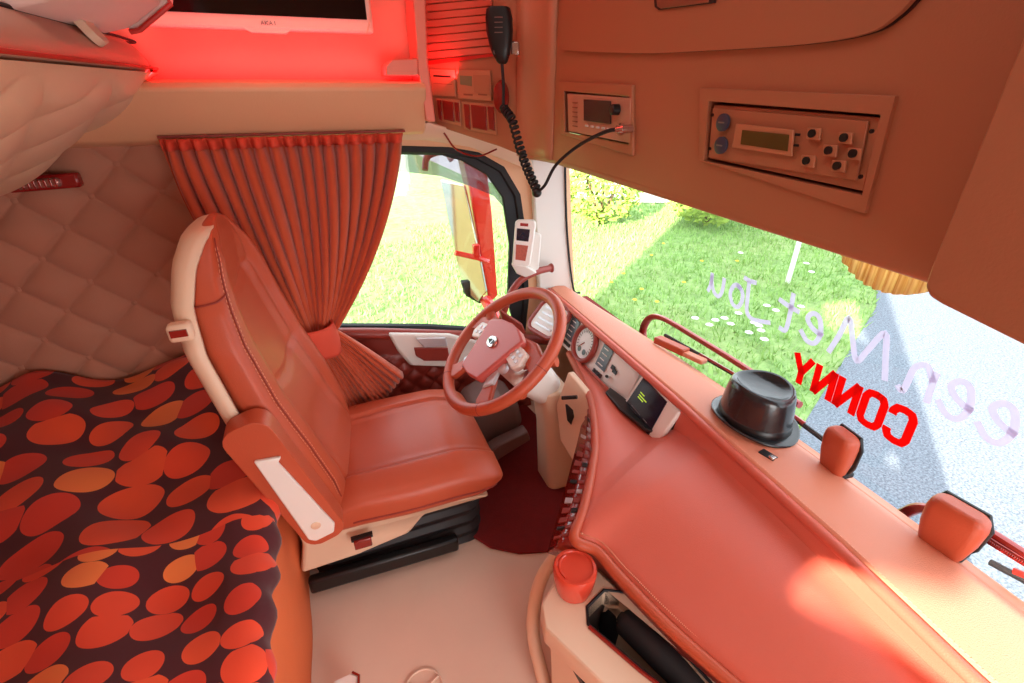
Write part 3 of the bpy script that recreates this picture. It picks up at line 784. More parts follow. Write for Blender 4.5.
# riser between crease and ridge on the passenger side
def riser(u, v):
    y = lerp(.77, -.78, v); xr = interp(XRG, y)
    k = .36+.0; 
    t = lerp(.41, 1, v)
    c = crease(t)
    return V((lerp(c.x, xr-.004, u), lerp(c.y, y, u), lerp(c.z+.008, .55, u)))
MB().grid(riser, 8, 60).build('riser', DASH, da, angle=180)
pip = [p+V((0, 0, -.006)) for p in edc]
MB().tube(pip, .012, 10).build('edge_roll', LEATHER, da, angle=180)
def edin(i, off):        # move edge point inward (towards crease)
    a = edc[max(0, i-1)]; b = edc[min(NE-1, i+1)]; t = (b-a).normalized(); nrm = V((0, 0, 1)).cross(t)
    c = crease(i/(NE-1)); nrm = nrm if nrm.dot(c-edc[i]) > 0 else -nrm
    return edc[i]+nrm*off
st2 = MB()
dense = crom([edin(i, .016)+V((0, 0, .007)) for i in range(48, NE)], 8)
for k in range(0, len(dense)-1, 2): st2.tube([dense[k], dense[k].lerp(dense[k+1], .75)], .0019, 4)
st2.build('edge_stitching', STITCH, da)
# padded facing under the edge
def facing(u, v):
    k = v*(NE-1); i = min(NE-2, int(k)); e = edc[i].lerp(edc[i+1], k-i); inn = edin(i, .0).lerp(edin(i+1, .0), k-i)
    o = edin(i, .03).lerp(edin(i+1, .03), k-i)
    return V((lerp(e.x, o.x, u), lerp(e.y, o.y, u), lerp(e.z-.006, e.z-.10, u)))
MB().grid(facing, 6, 160).build('edge_facing', LEATHERD, da, angle=180)
def skirt(u, v):
    k = v*(NE-1); i = min(NE-2, int(k)); e = edin(i, .032).lerp(edin(i+1, .032), k-i)
    return V((e.x+.05*u*(1 if v > .5 else .5), e.y, lerp(.33, 0.0, u)))
MB().grid(skirt, 8, 120).build('lower_skirt', IVORY, da, angle=60)
# driver-facing switch strip on the console flank
fl = [i for i in range(14, 49)]
swp = MB()
outl_ = crom([PZ(x, y, z) for x, y, z in ((588, 392, .39), (581, 430, .38), (571, 470, .37), (560, 512, .365), (548, 553, .36))], 12)
top = [edin(i, -.004)+V((0, 0, -.016)) for i in fl]
botm = [outl_[round(k*(len(outl_)-1)/(len(fl)-1))] for k in range(len(fl))]
n = len(fl); swp.add(top+botm, [(i, i+1, i+1+n, i+n) for i in range(n-1)])
swp.add([top[-1], edc[52]+V((0, 0, -.01)), edc[56]+V((0, 0, -.06)), botm[-1]], [(0, 1, 2, 3)])
swp.build('switch_panel', GLOSSRED, da, solid=.006, label='gloss red switch panel')
bq_ = 0
for i in range(1, n-2, 2):
    for j, (z0, z1) in enumerate(((.15, .40), (.48, .82))):
        p0, p1 = top[i].lerp(botm[i], z0), top[i+1].lerp(botm[i+1], z0); q0, q1 = top[i].lerp(botm[i], z1), top[i+1].lerp(botm[i+1], z1)
        nn = (p1-p0).cross(q0-p0).normalized()
        c0_ = crease(.3)
        if nn.z < 0: nn = -nn
        MB().prism([p0.lerp(p1, .1)+nn*.003, p1+nn*.003, q1+nn*.003, q0.lerp(q1, .1)+nn*.003], nn*.003).build('switch', (SILVER if (i*3+j) % 7 == 0 else BLACK if (i+j) % 5 == 0 else LEATHERD), da, bevel=.0015)
# light cross panel beyond the console tip with ignition slot
ip = [PY(568, 372, 1.12), PY(590, 398, 1.02), PY(588, 440, .93), PY(578, 470, .93), PY(560, 440, 1.05), PY(556, 405, 1.12)]
MB().prism(ip, V((.02, .0, 0))).build('ignition_panel', IVORY, da, bevel=.004)
MB().tube([PY(562, 398, 1.06), PY(577, 397, 1.03)], .006, 8).build('ignition_key', BLACK, da, label='black ignition key')
q = [PY(567, 404, 1.03), PY(573, 410, 1.03), PY(576, 428, 1.02), PY(569, 420, 1.02)]
MB().prism(q, (-.006, 0, 0)).build('card_slot', BLACK, da)
# instrument cluster
cf = Fr((.762, 1.2, .482), (0, -1, 0), (.045, 0, .115))        # right along -Y, up the face
if cf.n.x > 0: cf.n = -cf.n
def cpan(x0, x1, y0, y1, h, t, name, m, bev=.003, r=.004, **k):
    return MB().prism([cf.at(x0, y0, h), cf.at(x1, y0, h), cf.at(x1, y1, h), cf.at(x0, y1, h)], cf.n*t).build(name, m, da, bevel=bev, **k)
cpan(-.40, .225, -.064, .062, -.012, .010, 'instrument_panel', IVORYW)
cpan(-.19, -.135, -.030, .052, 0, .003, 'display', LCD)
cpan(.03, .085, -.026, .050, 0, .003, 'display', LCD)
gd = MB().lathe([(.058, -.002), (.058, .005)], cf.at(-.060, .008), cf.n, 40).build('speed_dial', LCDG if False else mat('dial_face', (226, 226, 222), .4), da)
MB().tube([cf.at(-.060+.060*math.cos(t), .006+.064*math.sin(t), .006) for t in [2*PI*k/48 for k in range(48)]], .010, 10, closed=True).build('dial_bezel', LEATHERD, gd, angle=180)
tk = MB()
for k in range(19):
    t = math.radians(220-260*k/18); a_, b_ = math.cos(t), math.sin(t)
    tk.ribbon([cf.at(-.060+.036*a_, .008+.036*b_, .0055), cf.at(-.060+.046*a_, .008+.046*b_, .0055)], .0018, cf.n)
tk.build('dial_ticks', DKTXT, gd)
MB().ribbon([cf.at(-.060, .008, .007), cf.at(-.085, -.02, .007)], .003, cf.n).build('dial_needle', GLOSSRED, gd)
for (dx, dy) in ((-.075, -.022), (-.045, -.022)):
    MB().lathe([(.010, 0), (.010, .001)], cf.at(dx, dy, .0055), cf.n, 16).build('small_dial', LCD, gd)
for xb0 in (-.19, .03):
    bt_ = MB()
    for k in range(4): bt_.obox(cf.at(xb0+.008+.013*k, -.045, .002), cf.a*.009, cf.b*.012, cf.n*.005)
    bt_.build('button_row', DKTXT, da)
for xb0 in (-.19, .03):
    ln = MB()
    for k in range(4): ln.ribbon([cf.at(xb0+.010, .04-.018*k, .0033), cf.at(xb0+.035+.004*(k % 2), .04-.018*k, .0033)], .003, cf.n)
    ln.build('display_marks', IVORYW, da)
cpan(.105, .125, .000, .014, 0, .004, 'rocker_switch', BLACK); cpan(.118, .140, -.006, .008, 0, .004, 'rocker_switch', BLACK)
MB().tube([cf.at(.108, -.030, .002), cf.at(.118, -.024, .014)], .005, 8).build('light_knob', BLACK, da)
# vent pod at far left of cluster
vf = Fr((.735, 1.47, .485), (.25, -1, 0), (.09, 0, .115))
if vf.n.x > 0: vf.n = -vf.n
MB().prism(vf.poly(rrect(.15, .13, .03)), vf.n*.02).build('vent_pod', IVORYW, da, bevel=.005)
MB().tube(vf.poly(rrect(.155, .135, .035), .018), .010, 8, closed=True).build('vent_surround', LEATHERD, da)
vs_ = MB()
for k in range(4): vs_.obox(vf.at(.0, -.036+.024*k, .022), vf.a*.09, vf.b*.008, vf.n*.006)
vs_.build('vent_slats', SILVER, da)
MB().lathe([(.016, 0), (.016, .012)], vf.at(.03, .03, .022), vf.n, 18).build('vent_knob', CHROME, da)
# screen in its white housing
sf = Fr((.752, .878, .482), (-.10, -1, 0), (.055, -.0, .115))
if sf.n.x > 0: sf.n = -sf.n
MB().prism([sf.at(a, b, 0) for a, b in ((-.085, -.066), (.080, -.066), (.105, -.035), (.112, .058), (-.074, .066))], sf.n*.014).build('screen_housing', IVORYW, da, bevel=.004)
scr = MB().prism([sf.at(a, b, .0142) for a, b in ((-.072, -.058), (.066, -.058), (.062, .054), (-.060, .056))], sf.n*.003).build('screen', SCREEN, da, label='dark navigation screen')
tx = MB()
for (a, b, l) in ((-.040, .018, .022), (-.040, .010, .040), (-.04, .003, .028)): tx.ribbon([sf.at(a, b, .0175), sf.at(a+l, b, .0175)], .003, sf.n)
tx.build('screen_text', YEL, scr)
tx = MB()
for (a, b, l) in ((-.045, -.030, .05), (-.045, -.038, .035), (.02, -.03, .02)): tx.ribbon([sf.at(a, b, .0175), sf.at(a+l, b, .0175)], .002, sf.n)
tx.build('screen_icons', GREYTXT, scr)
gp = [V((.735, 1.05, .430)), V((.70, 1.02, .44)), V((.69, .93, .445)), V((.70, .82, .447)), V((.735, .80, .44)), V((.745, .90, .44))]
MB().prism([p+V((0, 0, .006)) for p in gp], (0, 0, .010)).build('storage_slot', BLACK, da, bevel=.003, label='black slot below the screen')
# clip on the shelf
ck = thing('dash_clip', PZ(768, 455, .563), 'small chrome and black clip set in the dashboard shelf near the hat', 'clip')
kc_ = PZ(768, 455, .566)
MB().box(kc_, (.020, .034, .004), Matrix.Rotation(.2, 3, 'Z')).build('clip_plate', BLACK, ck, bevel=.001)
MB().box(kc_+V((-.002, -.012, .004)), (.012, .012, .006)).build('clip_catch', CHROME, ck, bevel=.002)
# low red block on shelf by the windscreen
rbk = thing('sensor_cover', PX(665, 345, .88), 'low red leather sensor cover on the dashboard edge by the wiper', 'cover')
pa, pb_ = PZ(645, 338, .565), PZ(692, 360, .565)
dd = pb_-pa; cc = (pa+pb_)/2
MB().obox(cc+V((.012, 0, .008)), dd*.62, (.03, .004, 0), (0, 0, .022)).build('cover_block', LEATHER, rbk, bevel=.004)
MB().obox(lerp(pa, pb_, .95)+V((.012, 0, .004)), dd*.45, (.026, .004, 0), (0, 0, .014)).build('cover_wedge', SHELF, rbk, bevel=.004)

# ================================================================== CENTRE TRAY
tr = thing('centre_console', (.4, .4, 0), 'ivory centre console tray with open bin in front of the dashboard', 'console')
TZ = .345
tp = [(541, 604), (552, 585), (575, 560), (600, 572), (735, 700), (800, 775), (700, 790), (640, 720), (545, 628)]
tpp = [PZ(x, y, TZ) for x, y in tp]
bin_ = [(587, 607), (604, 590), (624, 592), (640, 604), (745, 720), (725, 735), (640, 668), (588, 624)]
binp = [PZ(x, y, TZ) for x, y in bin_]
cupc = PZ(577, 590, TZ)
hole2 = [cupc+V((.042*math.cos(t), .042*math.sin(t), 0)) for t in [2*PI*k/24 for k in range(24)]]
MB().plate(tpp, [binp], (0, 0, -.05)).build('tray_top', IVORY, tr, bevel=.004)
lowp = [PZ(x, y, TZ) for x, y in ((549, 612), (556, 590), (580, 566), (735, 700), (800, 775), (720, 785), (640, 712))]
cb_ = MB(); k = len(lowp); cl = sum(lowp, V())/k
rng = []
for z, g in ((TZ-.05, 1.0), (.22, .94), (.10, .90), (.0, .95)):
    rng.append([V((lerp(cl.x, p.x, g), lerp(cl.y, p.y, g), z)) for p in lowp])
o_ = MB()
n = k; vs = [p for r in rng for p in r]
o_.add(vs, [(j*n+i, j*n+(i+1) % n, (j+1)*n+(i+1) % n, (j+1)*n+i) for j in range(3) for i in range(n)])
o_.build('console_body', IVORY, tr, solid=.004, bevel=.01)
bw = MB(); k = len(binp); lowb = [V((p.x, p.y, TZ-.15)) for p in binp]
upb = [p+V((0, 0, -.001)) for p in binp]
bw.add(upb+lowb, [(i, (i+1) % k, (i+1) % k+k, i+k) for i in range(k)])
bw.add(lowb, [tuple(range(k))])
bw.build('bin_liner', mat('bin_grey', (78, 62, 56), .5), tr)
MB().tube(upb+[], .0035, 6, closed=True).build('bin_rim', BLACKR, tr)
MB().tube([PZ(589, 627, TZ+.002), PZ(640, 671, TZ+.002), PZ(700, 716, TZ+.002)], .004, 6).build('red_trim', GLOSSRED, tr, label='red trim strip')
# slot under the tray with dark insert
so = [PZ(556, 640, .26), PZ(575, 650, .26), PZ(625, 700, .26), PZ(600, 720, .26)]
MB().prism(so, (0, 0, .018)).build('side_slot', BLACK, tr)
sk = [PZ(540, 600, .30), PZ(535, 640, .12), PZ(541, 683, .02), PZ(552, 720, .0)]
# curved kick trim at the foot
kt = crom([PZ(566, 545, .30), PZ(541, 580, .22), PZ(533, 630, .10), PZ(546, 690, .03)], 6)
MB().tube(kt, .016, 10).build('kick_trim', IVORY, tr, angle=180)
# cup
cp = thing('travel_cup', (cupc.x, cupc.y, TZ), 'red lidded cup standing in the console beside the bin', 'cup')
cc = PZ(575, 569, .405); cb0 = V((cc.x, cc.y, 0))
MB().lathe([(.036, TZ+.001), (.041, TZ+.02), (.044, .390), (.0445, .408), (.042, .413), (.037, .4135), (.036, .410), (.004, .410)], cb0, n=40).build('cup_body', CUPRED, cp)
MB().tube([cb0+V((.032*math.cos(t), .032*math.sin(t), .411)) for t in [math.radians(a) for a in range(100, 215, 12)]], .0022, 6).build('lid_tab', CUPRED, cp)
# objects in the bin
um = thing('folding_umbrella', PZ(650, 640, TZ-.06), 'black folding umbrella lying in the console bin', 'umbrella')
ua, ub_ = PZ(622, 618, TZ-.035), PZ(722, 712, TZ-.045)
MB().tube([ua, lerp(ua, ub_, .05), lerp(ua, ub_, .5), ub_], [.020, .028, .030, .027], 14).build('umbrella_roll', mat('black_nylon', (26, 22, 24), .7, var=.2, vscale=30), um)
MB().tube([lerp(ua, ub_, -.03), ua], [.010, .013], 12).build('umbrella_cap', BLACK, um)
bo = PZ(612, 634, TZ-.145)
tag(MB().lathe([(.028, 0), (.030, .01), (.030, .065), (.022, .078), (.018, .092), (.004, .094)], bo, n=24).build('black_bottle', BLACKR), 'squat black bottle at the near end of the console bin', 'bottle')
fo = thing('red_lighter', PZ(590, 672, .28), 'small red and black lighter in the slot under the tray', 'lighter')
lq0 = PZ(585, 668, .278)
MB().tube([lq0, PZ(592, 690, .278)], .009, 10).build('lighter_body', GLOSSRED, fo)
MB().tube([lerp(lq0, PZ(592, 690, .278), -.35), lq0], .008, 10).build('lighter_head', BLACK, fo)

# ================================================================== HAT
hc = PZ(753, 420, .567); hc = V((hc.x-.0, hc.y, .568))
ha = thing('leather_hat', hc, 'black leather pork pie hat lying on the dashboard shelf', 'hat')
def brim(u, v):
    a = 2*PI*u; r = lerp(.066, .100, v)
    z = .004+.007*v*v*math.cos(2*a)+.003*v
    return hc+V((r*math.cos(a)*.86, r*math.sin(a)*1.05, z))
MB().grid(brim, 56, 10, closeu=True).build('brim', HATM, ha, solid=.005, angle=180)
cr_ = []
for r, h in ((.080, .004), (.079, .02), (.075, .055), (.071, .086), (.067, .099), (.061, .103), (.056, .099), (.046, .090), (.025, .087), (.004, .086)):
    cr_.append([hc+V((r*math.cos(a)*.92, r*math.sin(a)*1.06, h+(.004*math.cos(a*2) if .05 < r < .07 else 0))) for a in [2*PI*k/48 for k in range(48)]])
MB().rings(cr_).build('crown', HATM, ha, angle=180)
MB().rings([[hc+V((r*math.cos(a)*.925, r*math.sin(a)*1.062, h)) for a in [2*PI*k/48 for k in range(48)]] for r, h in ((.0805, .006), (.081, .008), (.0795, .024), (.078, .025))], cap=False).build('hat_band', HATD, ha, angle=180)

# ================================================================== TWO PADDED HOUSINGS ON THE DASH
def housing(px0, py0, px1, w, h, rotz, label, xpos):
    # rounded leather covered block, glossy black rim on its far face
    base = PX(px0, py0, xpos); base = V((base.x, base.y, .556))
    o = thing('camera_housing', base, label, 'housing', None)
    R_ = Matrix.Rotation(rotz, 3, 'Z')
    rings = []
    for z, kx, ky in ((.0, .62, .70), (.012, .72, .80), (.045, .92, .95), (h*.75, 1, 1), (h*.93, .92, .93), (h, .70, .72)):
        rings.append([base+R_@V((x*kx-.008*z/h, y*ky, z)) for x, y in rrect(.042, w, .015)])
    MB().rings(rings).build('leather_cover', LEATHER, o, bevel=.004, seg=2)
    MB().tube([base+R_@V((.018-.008*z/h, y, z)) for y, z in ((-w*.30, .006), (-w*.44, .03), (-w*.485, h*.74), (-w*.36, h*.97), (w*.36, h*.97), (w*.485, h*.74), (w*.44, .03), (w*.30, .006))], .0045, 8).build('black_rim', BLACK, o)
    MB().box(base+R_@V((.016, 0, .004)), (.03, w*.8, .012), R_).build('mount_foot', BLACKR, o, bevel=.003)
    return o
housing(833, 467, 0, .064, .104, -.15, 'narrow red leather camera housing at the windscreen nearer the hat', .900)
housing(941, 545, 0, .082, .106, .10, 'wide red leather camera housing at the windscreen nearest the right edge', .900)

# ================================================================== OVERHEAD CONSOLE
XH = .60
oh = thing('overhead_console', (.7, .6, 1.6), 'beige overhead locker console above the windscreen', 'overhead console')
HZ = 1.088
hf = lambda px, py, d=0: PX(px, py, XH-d)
# front face with rounded far corner; plan profile swept up
plan = [(XH, -.78), (XH, .30), (XH, 1.0), (XH, 1.24), (.594, 1.295), (.578, 1.335), (.555, 1.36)]
rec1 = [hf(703, 88), hf(899, 96), hf(868, 213), hf(702, 160)]
rec2 = [hf(561, 81), hf(635, 85), hf(635, 156), hf(562, 134)]
fr_outer = [(XH, -.78, HZ-.005), (XH, .30, HZ), (XH, 1.24, HZ+.004), (XH, 1.24, 2.04), (XH, -.78, 2.04)]
def shr_(poly, k):
    c = sum(poly, V())/len(poly); return [c+(p-c)*k for p in poly]
MB().plate(fr_outer, [shr_(rec1, .985), shr_(rec2, .985)], (.02, 0, 0)).build('front_panel', HEADER, oh)
crn = MB()
cpl = [(XH, 1.24), (.597, 1.285), (.586, 1.325), (.566, 1.352), (.548, 1.365)]
for (a, b) in zip(cpl, cpl[1:]):
    pass
vs = [V((x, y, z)) for z in (HZ+.004, HZ+.03, 2.04) for x, y in cpl]
crn.add(vs, [(j*5+i, j*5+i+1, (j+1)*5+i+1, (j+1)*5+i) for j in range(2) for i in range(4)])
crn.build('corner_post', HEADLT, oh, solid=.012, angle=180)
# rounded lower lip
MB().tube([(XH+.012, y, z) for y, z in ((-.78, HZ-.003), (.30, HZ+.002), (1.24, HZ+.006))]+[(x+.008, y, HZ+.006) for x, y in cpl[1:]], .013, 10).build('lower_lip', HEADER, oh, angle=180)
MB().prism([(XH+.015, -.78, HZ), (XH+.015, 1.30, HZ+.004), (.84, 1.50, HZ+.02), (.90, .5, HZ+.02), (.88, -.78, HZ+.02)], (0, 0, .01)).build('underside', HEADER, oh)
# locker lid with groove
lid_a = crom([hf(566, 0), hf(561, 34), hf(563, 45), hf(571, 50.5), hf(640, 53.5), hf(730, 50), hf(820, 43.5), hf(876, 33), hf(905, 16), hf(925, -4)], 6)
lid = lid_a + [hf(960, -60), hf(575, -80)]
lid_old = [hf(561, 36), hf(563, 45), hf(570, 50.5), hf(640, 53.5), hf(730, 50), hf(820, 43.5), hf(876, 33), hf(905, 16), hf(925, -4), hf(960, -60), hf(575, -80), hf(566, 0)]
MB().prism([p+V((.004, 0, 0)) for p in shr_(lid, 1.0)], (-.006, 0, 0)).build('lid_groove', GROOVE, oh)
lid_o = MB().prism([p+V((-.001, 0, 0)) for p in shr_(lid, .990)], (-.008, 0, 0)).build('locker_lid', HEADER, oh, bevel=.004, label='overhead locker lid')
lhp = [hf(655, -6, .009), hf(718, -8, .009), hf(716, 3, .009), hf(660, 10, .009), hf(656, 7, .009)]
MB().prism(lhp, (-.003, 0, 0)).build('lid_handle', GROOVE, lid_o)
MB().prism(shr_(lhp, .86), (-.0045, 0, 0)).build('lid_handle', HEADERD, lid_o, bevel=.001)
def bezel(rc, k, name, deep):
    o = oh
    b = MB().plate([p+V((.001, 0, 0)) for p in rc], [k], (-.007, 0, 0)).build(name, HEADER, o, bevel=.0025)
    inn = k
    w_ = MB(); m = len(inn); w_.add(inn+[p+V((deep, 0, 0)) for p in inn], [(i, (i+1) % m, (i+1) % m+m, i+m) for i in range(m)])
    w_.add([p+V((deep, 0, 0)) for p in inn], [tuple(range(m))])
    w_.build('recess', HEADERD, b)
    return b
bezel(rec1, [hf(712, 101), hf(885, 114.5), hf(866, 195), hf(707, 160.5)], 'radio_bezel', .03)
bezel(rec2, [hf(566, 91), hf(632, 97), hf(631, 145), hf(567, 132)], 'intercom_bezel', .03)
# hanging visor section on the right
MB().prism([hf(928, 274, .05), hf(924, 288, .05), hf(927, 297, .05), hf(940, 305, .05), hf(1024, 347, .05), hf(1250, 440, .05), hf(1250, -200, .05), hf(1055, -60, .05), hf(1021, 40, .05)], (.045, 0, 0)).build('visor_section', HEADER, oh, bevel=.006, seg=3, label='lower hanging section at the right')

# ---- car radio (fits the big recess)
rd = thing('radio_unit', (XH, .6, 1.2), 'wide beige radio with display and round buttons in the overhead console', 'radio')
def onx(px, py, d): return PX(px, py, XH-d)
fp = [(713.5, 104.5), (882.5, 117.5), (864, 191.5), (709, 158.5)]
MB().prism([onx(x, y, -.001) for x, y in fp], (.026, 0, 0)).build('radio_face', HEADLT, rd, bevel=.002)
rf = onx
def zoomc(x, y): return (690+x/4.554, 75+y/4.553)
rp = [zoomc(*p) for p in ((110, 150), (820, 210), (765, 480), (90, 375))]
MB().prism([onx(x, y, .001) for x, y in rp], (-.003, 0, 0)).build('face_plate', HEADER, rd, bevel=.001)
fr_ = [zoomc(*p) for p in ((215, 220), (480, 250), (470, 370), (195, 330))]
MB().prism([onx(x, y, .008) for x, y in fr_], (-.003, 0, 0)).build('display_frame', HEADLT, rd, bevel=.002)
dp = [zoomc(*p) for p in ((240, 250), (452, 272), (445, 347), (232, 315))]
MB().prism([onx(x, y, .011) for x, y in dp], (-.001, 0, 0)).build('display', LCDO, rd)
for p in ((155, 216), (146, 320)):
    c = onx(*zoomc(*p), .008)
    kn = MB().lathe([(.0125, 0), (.0125, .004), (.010, .005)], c, (-1, 0, 0), 24).build('round_knob', mat('grey_blue_knob', (58, 60, 78), .4), rd)
    MB().box(c+V((-.0055, 0, 0)), (.001, .012, .002)).build('knob_mark', GREYTXT, kn)
for p in ((558, 266), (703, 285), (633, 343), (744, 357), (532, 390), (672, 413)):
    x, y = p
    q = [zoomc(x-18, y-27), zoomc(x+45, y-22), zoomc(x+38, y+32), zoomc(x-22, y+24)]
    bb = MB().prism([onx(a_, b_, .008) for a_, b_ in q], (-.003, 0, 0)).build('push_button', HEADLT, rd, bevel=.001)
    MB().lathe([(.0048, 0), (.0048, .003)], onx(*zoomc(x, y), .011), (-1, 0, 0), 16).build('button_cap', BLACK, bb)
for p in ((104, 182), (92, 335), (830, 256), (780, 463)):
    MB().lathe([(.0025, 0), (.0025, .002)], onx(*zoomc(*p), .007), (-1, 0, 0), 10).build('screw', BLACK, rd)
sd = MB()
for p in ((490, 272), (484, 320)): sd.box(onx(*zoomc(*p), .010), (.003, .006, .003))
sd.build('side_key', BLACK, rd)
# ---- CB transceiver
cbt = thing('cb_transceiver', (XH, 1.1, 1.19), 'compact two way radio with square display left of the large radio', 'radio')
def zb(x, y): return (540+x/2.355, y/2.355)
q = [zb(*p) for p in ((63, 220), (215, 231), (213, 338), (66, 309))]
MB().prism([onx(a_, b_, .007) for a_, b_ in q], (.030, 0, 0)).build('radio_face', mat('taupe_plastic', (190, 140, 116), .4), cbt, bevel=.003)
q = [zb(*p) for p in ((105, 234), (168, 238), (168, 292), (105, 284))]
MB().prism([onx(a_, b_, .008) for a_, b_ in q], (-.003, 0, 0)).build('display', mat('brown_display', (58, 34, 30), .2), cbt, bevel=.001)
gl = MB()
for k in range(6): gl.obox(onx(*zb(82, 242+11*k), .0085), (.002, 0, 0), (0, .022, 0), (0, 0, .0022))
gl.build('speaker_slots', HEADERD, cbt)
MB().lathe([(.0105, 0), (.010, .014), (.008, .016)], onx(*zb(184, 258), .008), (-1, .1, 0), 20).build('volume_knob', BLACK, cbt)
MB().lathe([(.012, 0), (.012, .004), (.009, .010)], onx(*zb(193, 304), .008), (-1, 0, 0), 20).build('mic_socket', CHROME, cbt)
bt2 = MB()
for k in range(5): bt2.obox(onx(*zb(110+13*k, 296+2*k), .0085), (.004, 0, 0), (0, .010, 0), (0, 0, .004))
bt2.build('key_row', SILVER, cbt)

# ================================================================== DRIVER-SIDE OVERHEAD CABINET
oc = thing('overhead_cabinet', (.45, 1.5, 1.5), 'beige corner cabinet with roller shutter and instruments above the driver door', 'cabinet')
g0, g1 = V((.362, 1.60, 0)), V((.556, 1.36, 0))
of = Fr((g0.x, g0.y, 1.3), (g1-g0), (0, 0, 1))
if of.n.dot(V((0, -1, 0))) < 0: of.n = -of.n
def op(px, py, h=0): return PP(px, py, of.o+of.n*h, of.n)
def oz(x, y): return (420+x/6.208, 50+y/6.209)
body = [op(427, -40), op(527, -40), op(522, 100), op(527, 158), op(500, 147), op(436, 126), op(428, 80)]
MB().prism(body, -of.n*.02).build('cabinet_body', HEADER, oc, bevel=.004)
rsq = [op(425, -40, .001), op(488, -40, .001), op(500, 55, .001), op(430, 62, .001)]
b0 = MB()
for k in range(12):
    v0, v1 = k/12, (k+.86)/12
    y0, y1 = lerp(-40, 54, v0), lerp(-40, 54, v1)
    b0.prism([op(426, y0+6*(1), .002), op(lerp(489, 497, v0), y0, .002), op(lerp(489, 497, v1), y1, .002), op(427, y1+6, .002)], of.n*.005)
b0.build('roller_shutter', mat('shutter_slats', (206, 104, 82), .5), oc, bevel=.0015)
MB().prism([op(429, 61, .003), op(505, 52, .003), op(505, 55, .003), op(429, 65, .003)], of.n*.004).build('shutter_edge', REDTRIM, oc)
def zq(pts, h, t, name, m, par, bev=.0015): return MB().prism([op(*oz(*p), h) for p in pts], of.n*t).build(name, m, par, bevel=bev)
def oq(x0, y0, x1, y1, x2, y2, x3, y3): return ((x0, y0), (x1, y1), (x2, y2), (x3, y3))
zq(oq(62, 118, 222, 122, 228, 290, 80, 282), .001, .006, 'din_slot', HEADLT, oc)
zq(oq(84, 155, 192, 160, 192, 172, 84, 165), .007, .001, 'card_slit', BLACK, oc, 0)
zq(oq(84, 205, 200, 212, 200, 216, 84, 209), .007, .001, 'panel_line', HEADERD, oc, 0)
tg_ = zq(oq(232, 122, 445, 126, 452, 316, 248, 300), .001, .008, 'tachograph', HEADLT, oc)
zq(oq(248, 158, 322, 162, 322, 225, 250, 214), .009, .001, 'tachograph_display', LCDG, tg_, 0)
zq(oq(330, 155, 432, 158, 436, 280, 336, 262), .009, .0015, 'paper_door', HEADER, tg_)
for x in (272, 362):
    zq(oq(x, 270, x+55, 274, x+55, 284, x, 280), .009, .0015, 'tachograph_key', HEADERD, tg_, 0)
for (X0, X1, yt, yb) in ((100, 250, 292, 462), (262, 470, 318, 516)):
    s_ = 20
    zq(oq(X0, yt, X1, yt+s_, X1+10, yb+s_*.6, X0+16, yb-25), .001, .004, 'switch_frame', HEADLT, oc)
    W_ = X1-X0
    for (f0, f1) in ((.06, .22), (.27, .72), (.77, .95)):
        a0_, a1_ = X0+W_*f0, X0+W_*f1
        zq(oq(a0_, yt+16+s_*f0, a1_, yt+16+s_*f1, a1_+8, yb-22+s_*f1*.4, a0_+12, yb-36+s_*f0), .005, .004, 'rocker_switch', GLOSSRED, oc)
MB().lathe([(.020, 0), (.022, .01), (.018, .022), (.004, .026)], op(*oz(515, 290), .002), of.n, 24, 1, 1.9).build('red_lamp', GLOSSRED, oc, label='oval red lamp')
# pale trim strip under the cabinet
struct(MB().prism([PY(430, 122, 1.56), PY(470, 135, 1.56), PY(530, 156, 1.56), PY(535, 172, 1.56), PY(505, 160, 1.58), PY(470, 147, 1.58), PY(425, 140, 1.58), PY(400, 140, 1.58), PY(400, 128, 1.56)], (0, .08, 0)).build('trim_15', IVORY, label='pale strip between cabinet and driver window', bevel=.003))
tag(MB().tube(crom([PY(444, 133, 1.53), PY(457, 150, 1.54), PY(478, 156, 1.55), PY(497, 149, 1.53)], 6), .003, 6).build('hanging_cord', GLOSSRED), 'thin red cord dangling over the top of the driver window', 'ribbon')  # a thin red cord, modelled as a round tube

# ================================================================== MICROPHONE
mc = thing('radio_microphone', PX(500, 35, .49), 'black handheld microphone with coiled cord hanging from the overhead console', 'microphone')
mo, mn = PX(501, 40, .49), V((-.45, -.85, 0)).normalized()
mfx = Fr(mo, V((.85, -.45, 0)), (0, 0, 1))
if mfx.n.dot(mn) < 0: mfx.n = -mfx.n
mrg = []
def mp_(px, py): p = PP(px, py, mo, mfx.n)-mo; return p.dot(mfx.a), p.dot(mfx.b)
outl = [(mp_(486, 22), mp_(512, 20)), (mp_(485, 14), mp_(511, 12)), (mp_(488, 8), mp_(508, 7))]
levels = [(7, 489, 508), (9, 486.5, 510.5), (18, 485.5, 512.5), (32, 486.5, 513), (46, 489.5, 512), (55, 493, 510), (62, 497, 507.5), (64, 499, 506)]
for (py, xl, xr_) in levels:
    a_ = mp_(xl, py); b_ = mp_(xr_, py); cx_ = (a_[0]+b_[0])/2; hw = (b_[0]-a_[0])/2; zz = a_[1]
    mrg.append([mfx.at(cx_+x, zz, y) for x, y in selip(28, hw, min(.017, hw*.8), .7)])
MB().rings(mrg).build('microphone_body', BLACK, mc, angle=50)
ms = MB()
for k in range(4): ms.obox(mfx.at(*mp_(499.5, 18+5*k), .0165), mfx.a*.020, mfx.b*.002, mfx.n*.002)
ms.build('speaker_slots', GREYP, mc)
MB().lathe([(.007, 0), (.007, .003)], mfx.at(*mp_(497, 52), .012), mfx.n, 14).build('small_badge', GREYTXT, mc)
